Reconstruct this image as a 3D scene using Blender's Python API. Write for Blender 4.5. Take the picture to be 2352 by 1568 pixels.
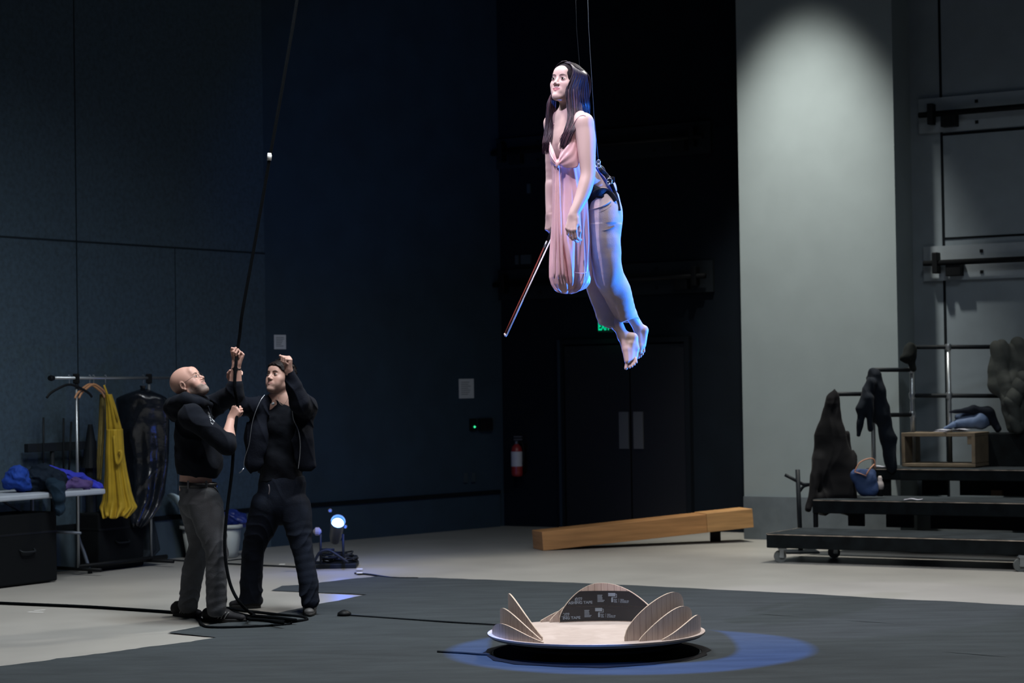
import bpy, bmesh, math, random
import numpy as np
from mathutils import Vector, Matrix
PI = math.pi
R = math.radians
random.seed(7)
for o in list(bpy.data.objects):
    bpy.data.objects.remove(o)
scene = bpy.context.scene
COL = scene.collection

# ------------------------------------------------------------------ camera
FPX, W0, H0 = 4900.0, 2352, 1568
PITCH, ROLL, EYE = math.atan(88/4900), -R(0.9), 1.6
CM = Matrix.Rotation(PI/2+PITCH, 3, 'X') @ Matrix.Rotation(ROLL, 3, 'Z')
cam_d = bpy.data.cameras.new('camera')
cam = bpy.data.objects.new('camera', cam_d)
COL.objects.link(cam)
cam.matrix_world = Matrix.Translation((0, 0, EYE)) @ CM.to_4x4()
cam_d.sensor_width = 36
cam_d.lens = 36*FPX/W0
cam_d.clip_end = 200
cam_d.dof.use_dof = True
cam_d.dof.focus_distance = 12.9
cam_d.dof.aperture_fstop = 3.2
scene.camera = cam

# ------------------------------------------------------------------ colour, world
scene.view_settings.view_transform = 'Standard'
scene.view_settings.look = 'None'
scene.view_settings.gamma = 1
scene.view_settings.use_curve_mapping = False
scene.view_settings.exposure = 0
world = bpy.data.worlds.new('hall_air')
scene.world = world
world.use_nodes = True
world.node_tree.nodes['Background'].inputs[0].default_value = (0.35, 0.55, 0.9, 1)
world.node_tree.nodes['Background'].inputs[1].default_value = 0.02

def ray(px, py):
    return CM @ Vector(((px-W0/2)/FPX, -(py-H0/2)/FPX, -1))
def P(px, py, Y):
    """point seen at a pixel, at distance Y into the hall"""
    d = ray(px, py)
    s = Y/d.y
    return Vector((d.x*s, Y, EYE+d.z*s))
def F(px, py, z=0.0):
    """point on the level z seen at a pixel"""
    d = ray(px, py)
    s = (z-EYE)/d.z
    return Vector((d.x*s, d.y*s, z))

def lamp(kind, name, loc, target, power, color, size=0.3, cone=40, blend=0.3, spread=None):
    d = bpy.data.lights.new(name, kind)
    d.energy = power
    d.color = color
    if kind == 'AREA':
        d.size = size
        if spread: d.spread = R(spread)
    if kind == 'SPOT':
        d.shadow_soft_size = size
        d.spot_size = R(cone)
        d.spot_blend = blend
    o = bpy.data.objects.new(name, d)
    COL.objects.link(o)
    o.location = loc
    o.rotation_euler = (Vector(target)-Vector(loc)).to_track_quat('-Z', 'Y').to_euler()
    return o
# overhead work lights of the hall
lamp('AREA', 'work_light', (3.4, 12.5, 7.2), (3.6, 13.6, 0), 110, (.84, .93, 1.0), 1.2, spread=125)
lamp('AREA', 'work_light', (-1.0, 13.4, 6.4), (-1.8, 14.6, 0), 120, (.84, .93, 1.0), 1.2, spread=112)
lamp('AREA', 'work_light', (0.4, 10.0, 7.2), (0.4, 12.5, 0), 55, (1.0, .95, .93), 1.2, spread=115)
lamp('SPOT', 'floor_light', (4.0, 18.8, 8.0), (2.2, 14.0, 0), 1900, (1.0, .95, .88), .40, 82, .35)
lamp('SPOT', 'floor_light', (-2.4, 13.0, 8.2), (-2.6, 13.2, 0), 720, (.97, .98, 1.0), .45, 92, .45)
lamp('SPOT', 'floor_light', (0.6, 10.6, 8.2), (0.6, 12.2, 0), 640, (1.0, .93, .92), .45, 84, .45)
# wall washer above the pale wall panel
lamp('SPOT', 'wall_washer', (2.06, 19.31, 7.0), (2.87, 20.57, 2.1), 2100, (1.0, .97, .88), .12, 46, 1.0)
# key light on the flying performer (lavender white, from upper left front)
lamp('SPOT', 'key_spot', (-2.8, 8.2, 8.0), (.33, 12.4, 2.65), 1750, (.82, .73, 1.0), .06, 15.5, .25)
# blue side light from the right of the performer
lamp('SPOT', 'blue_side_light', (5.5, 13.35, 1.2), (.42, 12.45, 2.45), 6200, (.02, .20, 1.0), .08, 20, .3)
# blue light from the floor fixture at the left, behind
lamp('SPOT', 'blue_floor_beam', tuple(P(779, 1201, 17.10)), (.32, 12.5, 2.6), 900, (.02, .14, 1.0), .05, 26, .6)
lamp('SPOT', 'added_wall_spot', (-2.6, 15.0, .8), tuple(P(880, 290, 22)), 260, (.0, .25, 1.0), .2, 30, 1.0)  # added dim blue spot, not the fixture; makes the blue patch on the wall
# blue top light: a hollow beam drawing a ring on the cloth around the turntable
rg = lamp('SPOT', 'blue_ring_light', (.70, 6.5, 9.0), (.70, 6.5, 0), 17000, (.06, .25, 1.0), .001, 90, 0)
rg.rotation_euler = (0, 0, 0)
rd = rg.data
rd.use_nodes = True
nt = rd.node_tree
em = nt.nodes['Emission']
def mth(nt, op, a, b=None, c=None):
    n = nt.nodes.new('ShaderNodeMath'); n.operation = op
    for i, v in enumerate((a, b, c)):
        if v is None: continue
        if isinstance(v, (int, float)): n.inputs[i].default_value = v
        else: nt.links.new(v, n.inputs[i])
    return n.outputs[0]
tc = nt.nodes.new('ShaderNodeTexCoord')
sx = nt.nodes.new('ShaderNodeSeparateXYZ')
nt.links.new(tc.outputs['Normal'], sx.inputs[0])
dz = mth(nt, 'DIVIDE', 9.0, mth(nt, 'ABSOLUTE', sx.outputs[2]))
gx = mth(nt, 'MULTIPLY', sx.outputs[0], dz)      # metres on the floor from the point under the lamp
gy = mth(nt, 'MULTIPLY', sx.outputs[1], dz)
def iris(cx, cy, rx, ry, soft, keep_in, pw=2):
    ax = mth(nt, 'DIVIDE', mth(nt, 'SUBTRACT', gx, cx), rx); ay = mth(nt, 'DIVIDE', mth(nt, 'SUBTRACT', gy, cy), ry)
    q = mth(nt, 'POWER', mth(nt, 'ADD', mth(nt, 'POWER', mth(nt, 'ABSOLUTE', ax), pw), mth(nt, 'POWER', mth(nt, 'ABSOLUTE', ay), pw)), 1/pw)
    m = nt.nodes.new('ShaderNodeMapRange'); nt.links.new(q, m.inputs[0])
    m.inputs[1].default_value = 1-soft; m.inputs[2].default_value = 1+soft
    m.inputs[3].default_value = 1 if keep_in else 0; m.inputs[4].default_value = 0 if keep_in else 1
    return m.outputs[0]
SG = 1
g1 = iris(-.035, SG*6.06, 1.07, 1.07, .035, True)
g2 = iris(-.13, SG*6.36, .735, .96, .03, False, 3.0)
nt.links.new(mth(nt, 'MULTIPLY', g1, g2), em.inputs['Strength'])

# ------------------------------------------------------------------ helpers
MATS = {}
def mat(name, col, rough=.8, metal=0, var=.0, scale=8, bump=0, bscale=60, spec=.5, stretch=(1,1,1), sheen=0, coat=0, emit=None, es=0, attr=None, alpha=1):
    if name in MATS: return MATS[name]
    if max(col) < .04 and rough > .45: spec = min(spec, .12)
    m = bpy.data.materials.new(name); m.use_nodes = True
    nt = m.node_tree; b = nt.nodes['Principled BSDF']
    b.inputs['Base Color'].default_value = (*col, 1)
    b.inputs['Roughness'].default_value = rough
    b.inputs['Metallic'].default_value = metal
    b.inputs['Specular IOR Level'].default_value = spec
    if sheen:
        b.inputs['Sheen Weight'].default_value = sheen*.12; b.inputs['Sheen Roughness'].default_value = .5
        if rough > .5: b.inputs['Specular IOR Level'].default_value = min(spec, .22)
    if coat: b.inputs['Coat Weight'].default_value = coat
    if alpha < 1: b.inputs['Alpha'].default_value = alpha
    if emit:
        b.inputs['Emission Color'].default_value = (*emit, 1)
        b.inputs['Emission Strength'].default_value = es
    tc = nt.nodes.new('ShaderNodeTexCoord')
    mp = nt.nodes.new('ShaderNodeMapping'); mp.inputs['Scale'].default_value = stretch
    nt.links.new(tc.outputs['Object'], mp.inputs[0])
    src = None
    if attr:
        a = nt.nodes.new('ShaderNodeAttribute'); a.attribute_name = attr
        nt.links.new(a.outputs['Color'], b.inputs['Base Color']); src = a.outputs['Color']
    n = nt.nodes.new('ShaderNodeTexNoise'); n.inputs['Scale'].default_value = scale; n.inputs['Detail'].default_value = 6
    nt.links.new(mp.outputs[0], n.inputs[0])
    if var:
        mx = nt.nodes.new('ShaderNodeMix'); mx.data_type = 'RGBA'; mx.blend_type = 'MULTIPLY'
        mx.inputs[0].default_value = 1
        if src: nt.links.new(src, mx.inputs[6])
        else: mx.inputs[6].default_value = (*col, 1)
        rmp = nt.nodes.new('ShaderNodeMapRange')
        rmp.inputs[1].default_value = .3; rmp.inputs[2].default_value = .7
        rmp.inputs[3].default_value = 1-var; rmp.inputs[4].default_value = 1+var
        nt.links.new(n.outputs[0], rmp.inputs[0]); nt.links.new(rmp.outputs[0], mx.inputs[7])
        nt.links.new(mx.outputs[2], b.inputs['Base Color'])
    if bump:
        n2 = nt.nodes.new('ShaderNodeTexNoise'); n2.inputs['Scale'].default_value = bscale; n2.inputs['Detail'].default_value = 4
        nt.links.new(mp.outputs[0], n2.inputs[0])
        bp = nt.nodes.new('ShaderNodeBump'); bp.inputs['Strength'].default_value = bump; bp.inputs['Distance'].default_value = .01
        nt.links.new(n2.outputs[0], bp.inputs['Height']); nt.links.new(bp.outputs[0], b.inputs['Normal'])
    MATS[name] = m
    return m

def root(name, loc, label, cat, group=None, kind=None):
    o = bpy.data.objects.new(name, None); COL.objects.link(o)
    o.location = loc; o.empty_display_size = .1
    o['label'] = label; o['category'] = cat
    if group: o['group'] = group
    if kind: o['kind'] = kind
    return o
def worldloc(o):
    v = Vector((0, 0, 0))
    while o is not None:
        v += o.location; o = o.parent
    return v
def tag(o, label=None, cat=None, group=None, kind=None):
    if label: o['label'] = label
    if cat: o['category'] = cat
    if group: o['group'] = group
    if kind: o['kind'] = kind
    return o
def mesh_obj(name, verts, faces, m, parent=None, smooth=True, origin=None, colors=None):
    """verts in world space; linked relative to the parent (or to its own base when top-level)"""
    v = np.asarray(verts, dtype=np.float64).reshape(-1, 3)
    if parent is not None: off = np.array(worldloc(parent))
    elif origin is not None: off = np.array(origin)
    else:
        mn, mx = v.min(0), v.max(0); off = np.array([(mn[0]+mx[0])/2, (mn[1]+mx[1])/2, mn[2]])
    me = bpy.data.meshes.new(name)
    vv = (v-off)
    if isinstance(faces, np.ndarray):
        nf = len(faces); k = faces.shape[1]
        me.vertices.add(len(vv)); me.vertices.foreach_set('co', vv.astype(np.float32).ravel())
        me.loops.add(nf*k); me.loops.foreach_set('vertex_index', faces.astype(np.int32).ravel())
        me.polygons.add(nf); me.polygons.foreach_set('loop_start', np.arange(nf, dtype=np.int32)*k)
        me.update(calc_edges=True); me.validate()
    else:
        me.from_pydata([tuple(x) for x in vv], [], faces)
    if smooth:
        me.polygons.foreach_set('use_smooth', [True]*len(me.polygons))
    if colors is not None:
        ca = me.color_attributes.new('tint', 'FLOAT_COLOR', 'POINT')
        c = np.ones((len(vv), 4), np.float32); c[:, :3] = colors
        ca.data.foreach_set('color', c.ravel())
    me.materials.append(m)
    o = bpy.data.objects.new(name, me); COL.objects.link(o)
    if parent is not None: o.parent = parent
    else: o.location = off
    return o
def basis(d, up=(0, 0, 1)):
    d = Vector(d).normalized(); u = Vector(up)
    if abs(d.dot(u)) > .98: u = Vector((0, 1, 0)) if abs(d.y) < .9 else Vector((1, 0, 0))
    a = d.cross(u).normalized(); b = a.cross(d).normalized()
    return a, b
class MB:
    def __init__(s): s.v = []; s.f = []
    def add(s, vs, fs):
        n = len(s.v); s.v += [tuple(x) for x in vs]; s.f += [tuple(i+n for i in f) for f in fs]; return s
    def box(s, c, size, ax=None, bev=0.0):
        """box with centre c; ax = (dx,dy,dz) unit axes"""
        c = Vector(c)
        if ax is None: ax = (Vector((1,0,0)), Vector((0,1,0)), Vector((0,0,1)))
        hx, hy, hz = size[0]/2, size[1]/2, size[2]/2
        if bev <= 0:
            vs = [c+ax[0]*sx*hx+ax[1]*sy*hy+ax[2]*sz*hz for sx in (-1,1) for sy in (-1,1) for sz in (-1,1)]
            return s.add(vs, [(0,1,3,2),(4,6,7,5),(0,4,5,1),(2,3,7,6),(0,2,6,4),(1,5,7,3)])
        bm = bmesh.new(); bmesh.ops.create_cube(bm, size=1)
        for v in bm.verts: v.co = Vector((v.co.x*size[0], v.co.y*size[1], v.co.z*size[2]))
        bmesh.ops.bevel(bm, geom=bm.edges[:], offset=bev, segments=2, affect='EDGES', profile=.5)
        bm.verts.index_update()
        vs = [c+ax[0]*v.co.x+ax[1]*v.co.y+ax[2]*v.co.z for v in bm.verts]
        fs = [tuple(v.index for v in f.verts) for f in bm.faces]; bm.free()
        return s.add(vs, fs)
    def tube(s, pts, r, n=10, cap=True, flat=None, up=(0,0,1)):
        """tube along pts; r number or list; flat=(sa,sb) section scale"""
        pts = [Vector(p) for p in pts]; k = len(pts)
        rs = r if isinstance(r, (list, tuple)) else [r]*k
        fa, fb = flat or (1, 1)
        base = len(s.v); prev = None
        for i, p in enumerate(pts):
            d = (pts[min(i+1,k-1)]-pts[max(i-1,0)])
            if d.length < 1e-9: d = Vector((0,0,1))
            d.normalize()
            if prev is None: a, b = basis(d, up)
            else:
                a = prev-d*prev.dot(d)
                a = a.normalized() if a.length > 1e-6 else basis(d, up)[0]
                b = a.cross(d).normalized()
            prev = a
            for j in range(n):
                t = 2*PI*j/n
                s.v.append(tuple(p+a*math.cos(t)*rs[i]*fa+b*math.sin(t)*rs[i]*fb))
        for i in range(k-1):
            for j in range(n):
                j2 = (j+1) % n
                s.f.append((base+i*n+j, base+i*n+j2, base+(i+1)*n+j2, base+(i+1)*n+j))
        if cap:
            s.f.append(tuple(base+j for j in range(n))[::-1]); s.f.append(tuple(base+(k-1)*n+j for j in range(n)))
        return s
    def lathe(s, c, prof, n=32, ax=None, cap=True):
        """prof = [(radius, height)] around axis"""
        c = Vector(c)
        if ax is None: a, b, d = Vector((1,0,0)), Vector((0,1,0)), Vector((0,0,1))
        else:
            d = Vector(ax).normalized(); a, b = basis(d)
        base = len(s.v)
        for r, h in prof:
            for j in range(n):
                t = 2*PI*j/n; s.v.append(tuple(c+d*h+a*r*math.cos(t)+b*r*math.sin(t)))
        for i in range(len(prof)-1):
            for j in range(n):
                j2 = (j+1) % n; s.f.append((base+i*n+j, base+i*n+j2, base+(i+1)*n+j2, base+(i+1)*n+j))
        if cap:
            s.f.append(tuple(base+j for j in range(n))[::-1]); s.f.append(tuple(base+(len(prof)-1)*n+j for j in range(n)))
        return s
    def grid(s, fn, nu, nv, closed_u=False):
        base = len(s.v)
        for j in range(nv+1):
            for i in range(nu if closed_u else nu+1):
                s.v.append(tuple(fn(i/nu, j/nv)))
        w = nu if closed_u else nu+1
        for j in range(nv):
            for i in range(nu):
                i2 = (i+1) % w if closed_u else i+1
                s.f.append((base+j*w+i, base+j*w+i2, base+(j+1)*w+i2, base+(j+1)*w+i))
        return s
    def build(s, name, m, parent=None, smooth=False, **k):
        o = mesh_obj(name, s.v, s.f, m, parent, smooth, **k)
        return o
def autosmooth(o, ang=35):
    """smooth faces except across sharp edges"""
    me = o.data
    me.polygons.foreach_set('use_smooth', [True]*len(me.polygons))
    try: me.set_sharp_from_angle(angle=R(ang))
    except Exception: pass
    return o
def solid(o, t, off=0):
    md = o.modifiers.new('thickness', 'SOLIDIFY'); md.thickness = t; md.offset = off; return o
def crv(pts, n=8):
    """Catmull-Rom through points"""
    pts = [Vector(p) for p in pts]; out = []
    q = [pts[0]*2-pts[1]]+pts+[pts[-1]*2-pts[-2]]
    for i in range(1, len(q)-2):
        for j in range(n):
            t = j/n; a, b, c, d = q[i-1], q[i], q[i+1], q[i+2]
            out.append(.5*((2*b)+(c-a)*t+(2*a-5*b+4*c-d)*t*t+(3*b-a-3*c+d)*t*t*t))
    out.append(pts[-1]); return out
def interp(x, xs, ys):
    return float(np.interp(x, xs, ys))
def text_geo(s, size, bold=0.0, shear=0.0):
    cu = bpy.data.curves.new('lettering', 'FONT'); cu.body = s; cu.size = size; cu.offset = bold; cu.shear = shear
    o = bpy.data.objects.new('lettering', cu); COL.objects.link(o)
    dg = bpy.context.evaluated_depsgraph_get(); dg.update()
    me = bpy.data.meshes.new_from_object(o.evaluated_get(dg))
    vs = [v.co.copy() for v in me.vertices]; fs = [tuple(p.vertices) for p in me.polygons]
    bpy.data.objects.remove(o); bpy.data.curves.remove(cu); bpy.data.meshes.remove(me)
    return vs, fs

# ------------------------------------------------------------------ implicit surfaces (bodies, clothes, draped things)
def vec(p): return np.array([p[0], p[1], p[2]], np.float32)
def cap_(a, b, ra, rb, k=.02, op=1, flat=None):
    """tapered capsule; flat=(axis, factor) squashes the section along axis"""
    return dict(t='c', a=vec(a), b=vec(b), ra=ra, rb=rb, k=k, op=op, fl=None if flat is None else (vec(Vector(flat[0]).normalized()), flat[1]))
def ell_(c, r, k=.02, op=1, M=None):
    """ellipsoid; M = 3x3 rotation whose columns are its axes"""
    return dict(t='e', c=vec(c), r=vec(r), M=None if M is None else np.array(M, np.float32), k=k, op=op)
def plane_(p, n, k=.004):
    """cut away everything on the side n points to"""
    return dict(t='p', c=vec(p), n=vec(Vector(n).normalized()), k=k, op=0)
def chain(pts, rs, k=.02, flat=None, op=1):
    return [cap_(pts[i], pts[i+1], rs[i], rs[i+1], k, op, flat) for i in range(len(pts)-1)]
def pdist(q, p):
    if q['t'] == 'c':
        ba = q['b']-q['a']; pa = p-q['a']
        t = np.clip((pa@ba)/max(float(ba@ba), 1e-9), 0, 1)
        v = pa-t[:, None]*ba
        r = q['ra']+(q['rb']-q['ra'])*t
        if q['fl'] is not None:
            n, s = q['fl']; h = v@n
            v = v+(h*(1/s-1))[:, None]*n
            return (np.sqrt((v*v).sum(1))-r)*min(1.0, s**.5)
        return np.sqrt((v*v).sum(1))-r
    if q['t'] == 'e':
        v = p-q['c']
        if q['M'] is not None: v = v@q['M']
        k0 = np.sqrt(((v/q['r'])**2).sum(1)); k1 = np.sqrt(((v/(q['r']**2))**2).sum(1))+1e-9
        return k0*(k0-1)/k1
    return (p-q['c'])@q['n']
def apply_(d, q, dp):
    k = max(q['k'], 1e-5)
    if q['op'] == 1:
        h = np.maximum(k-np.abs(d-dp), 0)/k
        return np.minimum(d, dp)-h*h*k*.25
    if q['op'] == -1: dp = -dp
    h = np.maximum(k-np.abs(d-dp), 0)/k
    return np.maximum(d, dp)+h*h*k*.25
def field(prims, p, disp=None):
    d = np.full(len(p), 9.0, np.float32)
    for q in prims: d = apply_(d, q, pdist(q, p))
    if disp is not None: d = d+disp(p)
    return d
def sdf_mesh(prims, res, disp=None, region=None, slack=.006):
    B = 8
    lo = []; hi = []
    for q in prims:
        if q['op'] != 1: continue
        if q['t'] == 'c':
            m = max(q['ra'], q['rb'])+q['k']*.3+slack
            lo.append(np.minimum(q['a'], q['b'])-m); hi.append(np.maximum(q['a'], q['b'])+m)
        else:
            m = float(q['r'].max())+q['k']*.3+slack; lo.append(q['c']-m); hi.append(q['c']+m)
    lo = np.min(lo, 0)-res*2; hi = np.max(hi, 0)+res*2
    bs = B*res; nb = np.ceil((hi-lo)/bs).astype(int)
    ii = np.stack(np.meshgrid(*[np.arange(n) for n in nb], indexing='ij'), -1).reshape(-1, 3)
    cen = (lo+(ii+.5)*bs).astype(np.float32)
    if region is not None:
        mk = region(cen); ii = ii[mk]; cen = cen[mk]
    hd = bs*.87
    d = field(prims, cen)
    keep = np.abs(d) < hd*1.45+slack+.004
    ii = ii[keep]; cen = cen[keep]
    g = np.stack(np.meshgrid(*[np.arange(B+1)]*3, indexing='ij'), -1).reshape(-1, 3)
    V = []; KEY = []; EDG = []
    sh = (nb*B+3).astype(np.int64)
    def key(c): return (c[..., 0]*sh[1]+c[..., 1])*sh[2]+c[..., 2]
    CH = 600
    corner = np.array([[a, b, c] for a in (0, 1) for b in (0, 1) for c in (0, 1)])
    for s0 in range(0, len(ii), CH):
        bi = ii[s0:s0+CH]; bc = cen[s0:s0+CH]; n = len(bi)
        gi = bi[:, None, :]*B+g[None]
        pts = (lo+gi*res).astype(np.float32)
        D = np.full((n, len(g)), 9.0, np.float32)
        for q in prims:
            dc = pdist(q, bc)
            if q['op'] == 1: mk = dc < hd*2.6+q['k']*2+slack+.035
            elif q['op'] == -1: mk = dc < hd*1.6+q['k']*2+.02
            else: mk = dc > -hd*1.6-q['k']*2-.02
            if not mk.any(): continue
            sub = pts[mk].reshape(-1, 3)
            D[mk] = apply_(D[mk].reshape(-1), q, pdist(q, sub)).reshape(-1, len(g))
        if disp is not None:
            D = D+disp(pts.reshape(-1, 3)).reshape(n, -1)
        D = D.reshape(n, B+1, B+1, B+1)
        S = D < 0
        cs = np.zeros((n, B, B, B), np.int8)
        for a, b, c in corner: cs += S[:, a:a+B, b:b+B, c:c+B]
        act = (cs > 0) & (cs < 8)
        w = np.argwhere(act)
        if len(w) == 0: continue
        bidx = w[:, 0]; ci = w[:, 1:]
        vals = np.stack([D[bidx, ci[:, 0]+a, ci[:, 1]+b, ci[:, 2]+c] for a, b, c in corner], 1)
        acc = np.zeros((len(w), 3)); cnt = np.zeros(len(w))
        for i in range(8):
            for j in range(i+1, 8):
                if np.abs(corner[i]-corner[j]).sum() != 1: continue
                va, vb = vals[:, i], vals[:, j]; mk = (va < 0) != (vb < 0)
                if not mk.any(): continue
                t = va[mk]/(va[mk]-vb[mk])
                acc[mk] += corner[i]+t[:, None]*(corner[j]-corner[i]); cnt[mk] += 1
        gc = bi[bidx]*B+ci
        V.append(lo+(gc+acc/cnt[:, None])*res); KEY.append(key(gc.astype(np.int64)+1))
        s = vals < 0
        for axn, j in ((0, 4), (1, 2), (2, 1)):
            mk = s[:, 0] != s[:, j]
            EDG.append((axn, (gc[mk]+1).astype(np.int64), s[mk, 0]))
    V = np.concatenate(V); KEY = np.concatenate(KEY)
    order = np.argsort(KEY); KEY = KEY[order]; V = V[order]
    faces = []
    def look(c):
        k = key(c); i = np.searchsorted(KEY, k); i = np.minimum(i, len(KEY)-1)
        return np.where(KEY[i] == k, i, -1)
    for axn, c, s in EDG:
        if len(c) == 0: continue
        u, v = [(1, 2), (2, 0), (0, 1)][axn]
        eu = np.zeros(3, np.int64); eu[u] = 1; ev = np.zeros(3, np.int64); ev[v] = 1
        q = np.stack([look(c-eu-ev), look(c-ev), look(c), look(c-eu)], 1)
        ok = (q >= 0).all(1); q = q[ok]; s = s[ok]
        q = np.where(s[:, None], q, q[:, ::-1])
        faces.append(q)
    return V, np.concatenate(faces)
def sdf_obj(name, prims, res, m, parent=None, disp=None, extra=None, color=None, slack=.006):
    """extra = [(region, res)]: the same surface meshed finer there; still one mesh"""
    Vs = []; Fs = []; n = 0
    jobs = [(None, res)]
    if extra:
        def coarse(c):
            mk = np.ones(len(c), bool)
            for rg_, _ in extra: mk &= ~rg_(c, -res*8)
            return mk
        jobs = [(coarse, res)]
        for rg_, rs in extra:
            jobs.append((rg_, rs))
    for rg_, rs in jobs:
        v, f = sdf_mesh(prims, rs, disp, rg_, slack)
        Vs.append(v); Fs.append(f+n); n += len(v)
    V = np.concatenate(Vs); Fc = np.concatenate(Fs)
    cols = color(V) if color else None
    return mesh_obj(name, V, Fc, m, parent, True, colors=cols)
def sph_region(c, r):
    c = vec(c)
    return lambda p, m=0: ((p-c)**2).sum(1) < (r+m)**2
def wav(p, f, ph=0):
    """smooth pseudo noise"""
    x, y, z = p[:, 0]*f, p[:, 1]*f, p[:, 2]*f
    return (np.sin(x*1.0+2.1*np.sin(z*.83+ph)+ph)*np.sin(y*1.13+1.7*np.sin(x*.71+ph*2))+np.sin(z*1.31+1.3*np.sin(y*1.07+ph*3)+x*.5))*.5

def onsurf(px, py, prims, Ya, Yb, off=.003, disp=None):
    """where the sight line through a pixel first meets a surface, a little in front of it"""
    d = ray(px, py); d = d/d.y
    ys = np.linspace(Ya, Yb, 260)
    pts = np.array([[d.x*y, y, EYE+d.z*y] for y in ys], np.float32)
    f = field(prims, pts, disp)
    i = np.argmax(f < 0)
    y = ys[i] if f[i] < 0 else (Ya+Yb)/2
    return Vector((d.x*y, y, EYE+d.z*y))-d.normalized()*off
def limb(pts, rs, k=.004, n=6):
    q = crv(pts, n); m = len(pts)-1
    R_ = crv([Vector((r, 0, 0)) for r in rs], n)
    return chain(q, [v.x for v in R_], k)
# ------------------------------------------------------------------ the hall
def line_at(p0, d, px):
    """point of the wall line p0+t*d (in plan) seen in pixel column px near the horizon"""
    X = (px-W0/2)/FPX
    t = (p0[0]-X*p0[1])/(X*d[1]-d[0])
    return (p0[0]+t*d[0], p0[1]+t*d[1])
def nrm2(d):
    l = math.hypot(*d); return (d[0]/l, d[1]/l)
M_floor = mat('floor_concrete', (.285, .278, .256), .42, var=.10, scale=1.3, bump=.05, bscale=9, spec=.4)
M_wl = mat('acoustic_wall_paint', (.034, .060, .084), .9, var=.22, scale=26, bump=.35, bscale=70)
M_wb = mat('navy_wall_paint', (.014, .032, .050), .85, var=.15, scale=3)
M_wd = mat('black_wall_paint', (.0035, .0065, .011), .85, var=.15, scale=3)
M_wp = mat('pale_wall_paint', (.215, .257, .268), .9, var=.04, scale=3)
M_wr = mat('grey_wall_paint', (.155, .19, .215), .85, var=.08, scale=4)
M_gap = mat('dark_joint', (.004, .006, .008), .9)
M_skirt = mat('grey_skirting_paint', (.10, .12, .135), .8, var=.1)
fl = MB(); fl.add([(-12, -2, 0), (12, -2, 0), (12, 27, 0), (-12, 27, 0)], [(0, 1, 2, 3)])
tag(fl.build('floor', M_floor, origin=(0, 12, 0)), kind='structure')
HT = 10.0
C12 = (-2.42, 20.96)
dL = nrm2((1, 1.55)); dB = nrm2((1, 1.08)); dD = nrm2((1, -.64))
def wall(name, a, b, m, th=.3, z0=0, z1=HT, side=1):
    d = nrm2((b[0]-a[0], b[1]-a[1])); n = (-d[1]*side, d[0]*side)
    w = MB()
    vs = [(a[0], a[1], z0), (b[0], b[1], z0), (b[0], b[1], z1), (a[0], a[1], z1)]
    vs += [(x+n[0]*th, y+n[1]*th, z) for x, y, z in vs]
    w.add(vs, [(0,1,2,3), (4,7,6,5), (0,4,5,1), (3,2,6,7), (0,3,7,4), (1,5,6,2)])
    o = w.build(name, m); o['kind'] = 'structure'; return o
def slab_on(mb, a, d, s0, s1, z0, z1, out=.02, off=0.0):
    """box lying on the wall line a+d*s, standing out towards the hall (n = right-hand side of d)"""
    n = (d[1], -d[0])
    def q(s, o, z): return (a[0]+d[0]*s+n[0]*o, a[1]+d[1]*s+n[1]*o, z)
    vs = [q(s, o, z) for s in (s0, s1) for o in (off, off+out) for z in (z0, z1)]
    return mb.add(vs, [(0,1,3,2),(4,6,7,5),(0,4,5,1),(2,3,7,6),(0,2,6,4),(1,5,7,3)])
def s_at(p0, d, px):
    q = line_at(p0, d, px); return (q[0]-p0[0])*d[0]+(q[1]-p0[1])*d[1]
# left acoustic wall
A0 = (C12[0]-dL[0]*7, C12[1]-dL[1]*7)
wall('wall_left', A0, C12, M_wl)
t = MB()
zs = 1.6+299*20.96/FPX
slab_on(t, C12, dL, -7, 0, zs-.008, zs+.008, .004)
for px in (178, 404):
    s = s_at(C12, dL, px); slab_on(t, C12, dL, s-(.006 if px < 300 else .003), s+(.006 if px < 300 else .003), .36, HT if px < 300 else zs, .004)
tag(t.build('trim_1', mat('panel_joint', (.013, .020, .026), .9)), kind='structure')
t = MB(); slab_on(t, C12, dL, -7, 0, 0, .36, .035)
tag(t.build('baseboard_left', mat('left_base_paint', (.045, .07, .09), .85, var=.1, scale=5)), kind='structure')
t = MB(); slab_on(t, C12, dL, -7, 0, .36, .40, .05)
tag(t.build('trim_2', M_gap), kind='structure')
# navy wall beyond the corner
C23 = line_at(C12, dB, 1152)
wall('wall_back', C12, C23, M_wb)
t = MB(); LB = math.hypot(C23[0]-C12[0], C23[1]-C12[1]); slab_on(t, C12, dB, 0, LB-.1, 0, .36, .035)
tag(t.build('baseboard_back', M_wb), kind='structure')
t = MB(); slab_on(t, C12, dB, 0, LB-.1, .36, .40, .05)
tag(t.build('trim_3', M_gap), kind='structure')
# black wall with the double door
C34 = line_at(C23, dD, 1697)
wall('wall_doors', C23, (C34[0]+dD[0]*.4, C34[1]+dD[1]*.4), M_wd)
LD = math.hypot(C34[0]-C23[0], C34[1]-C23[1])
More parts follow.
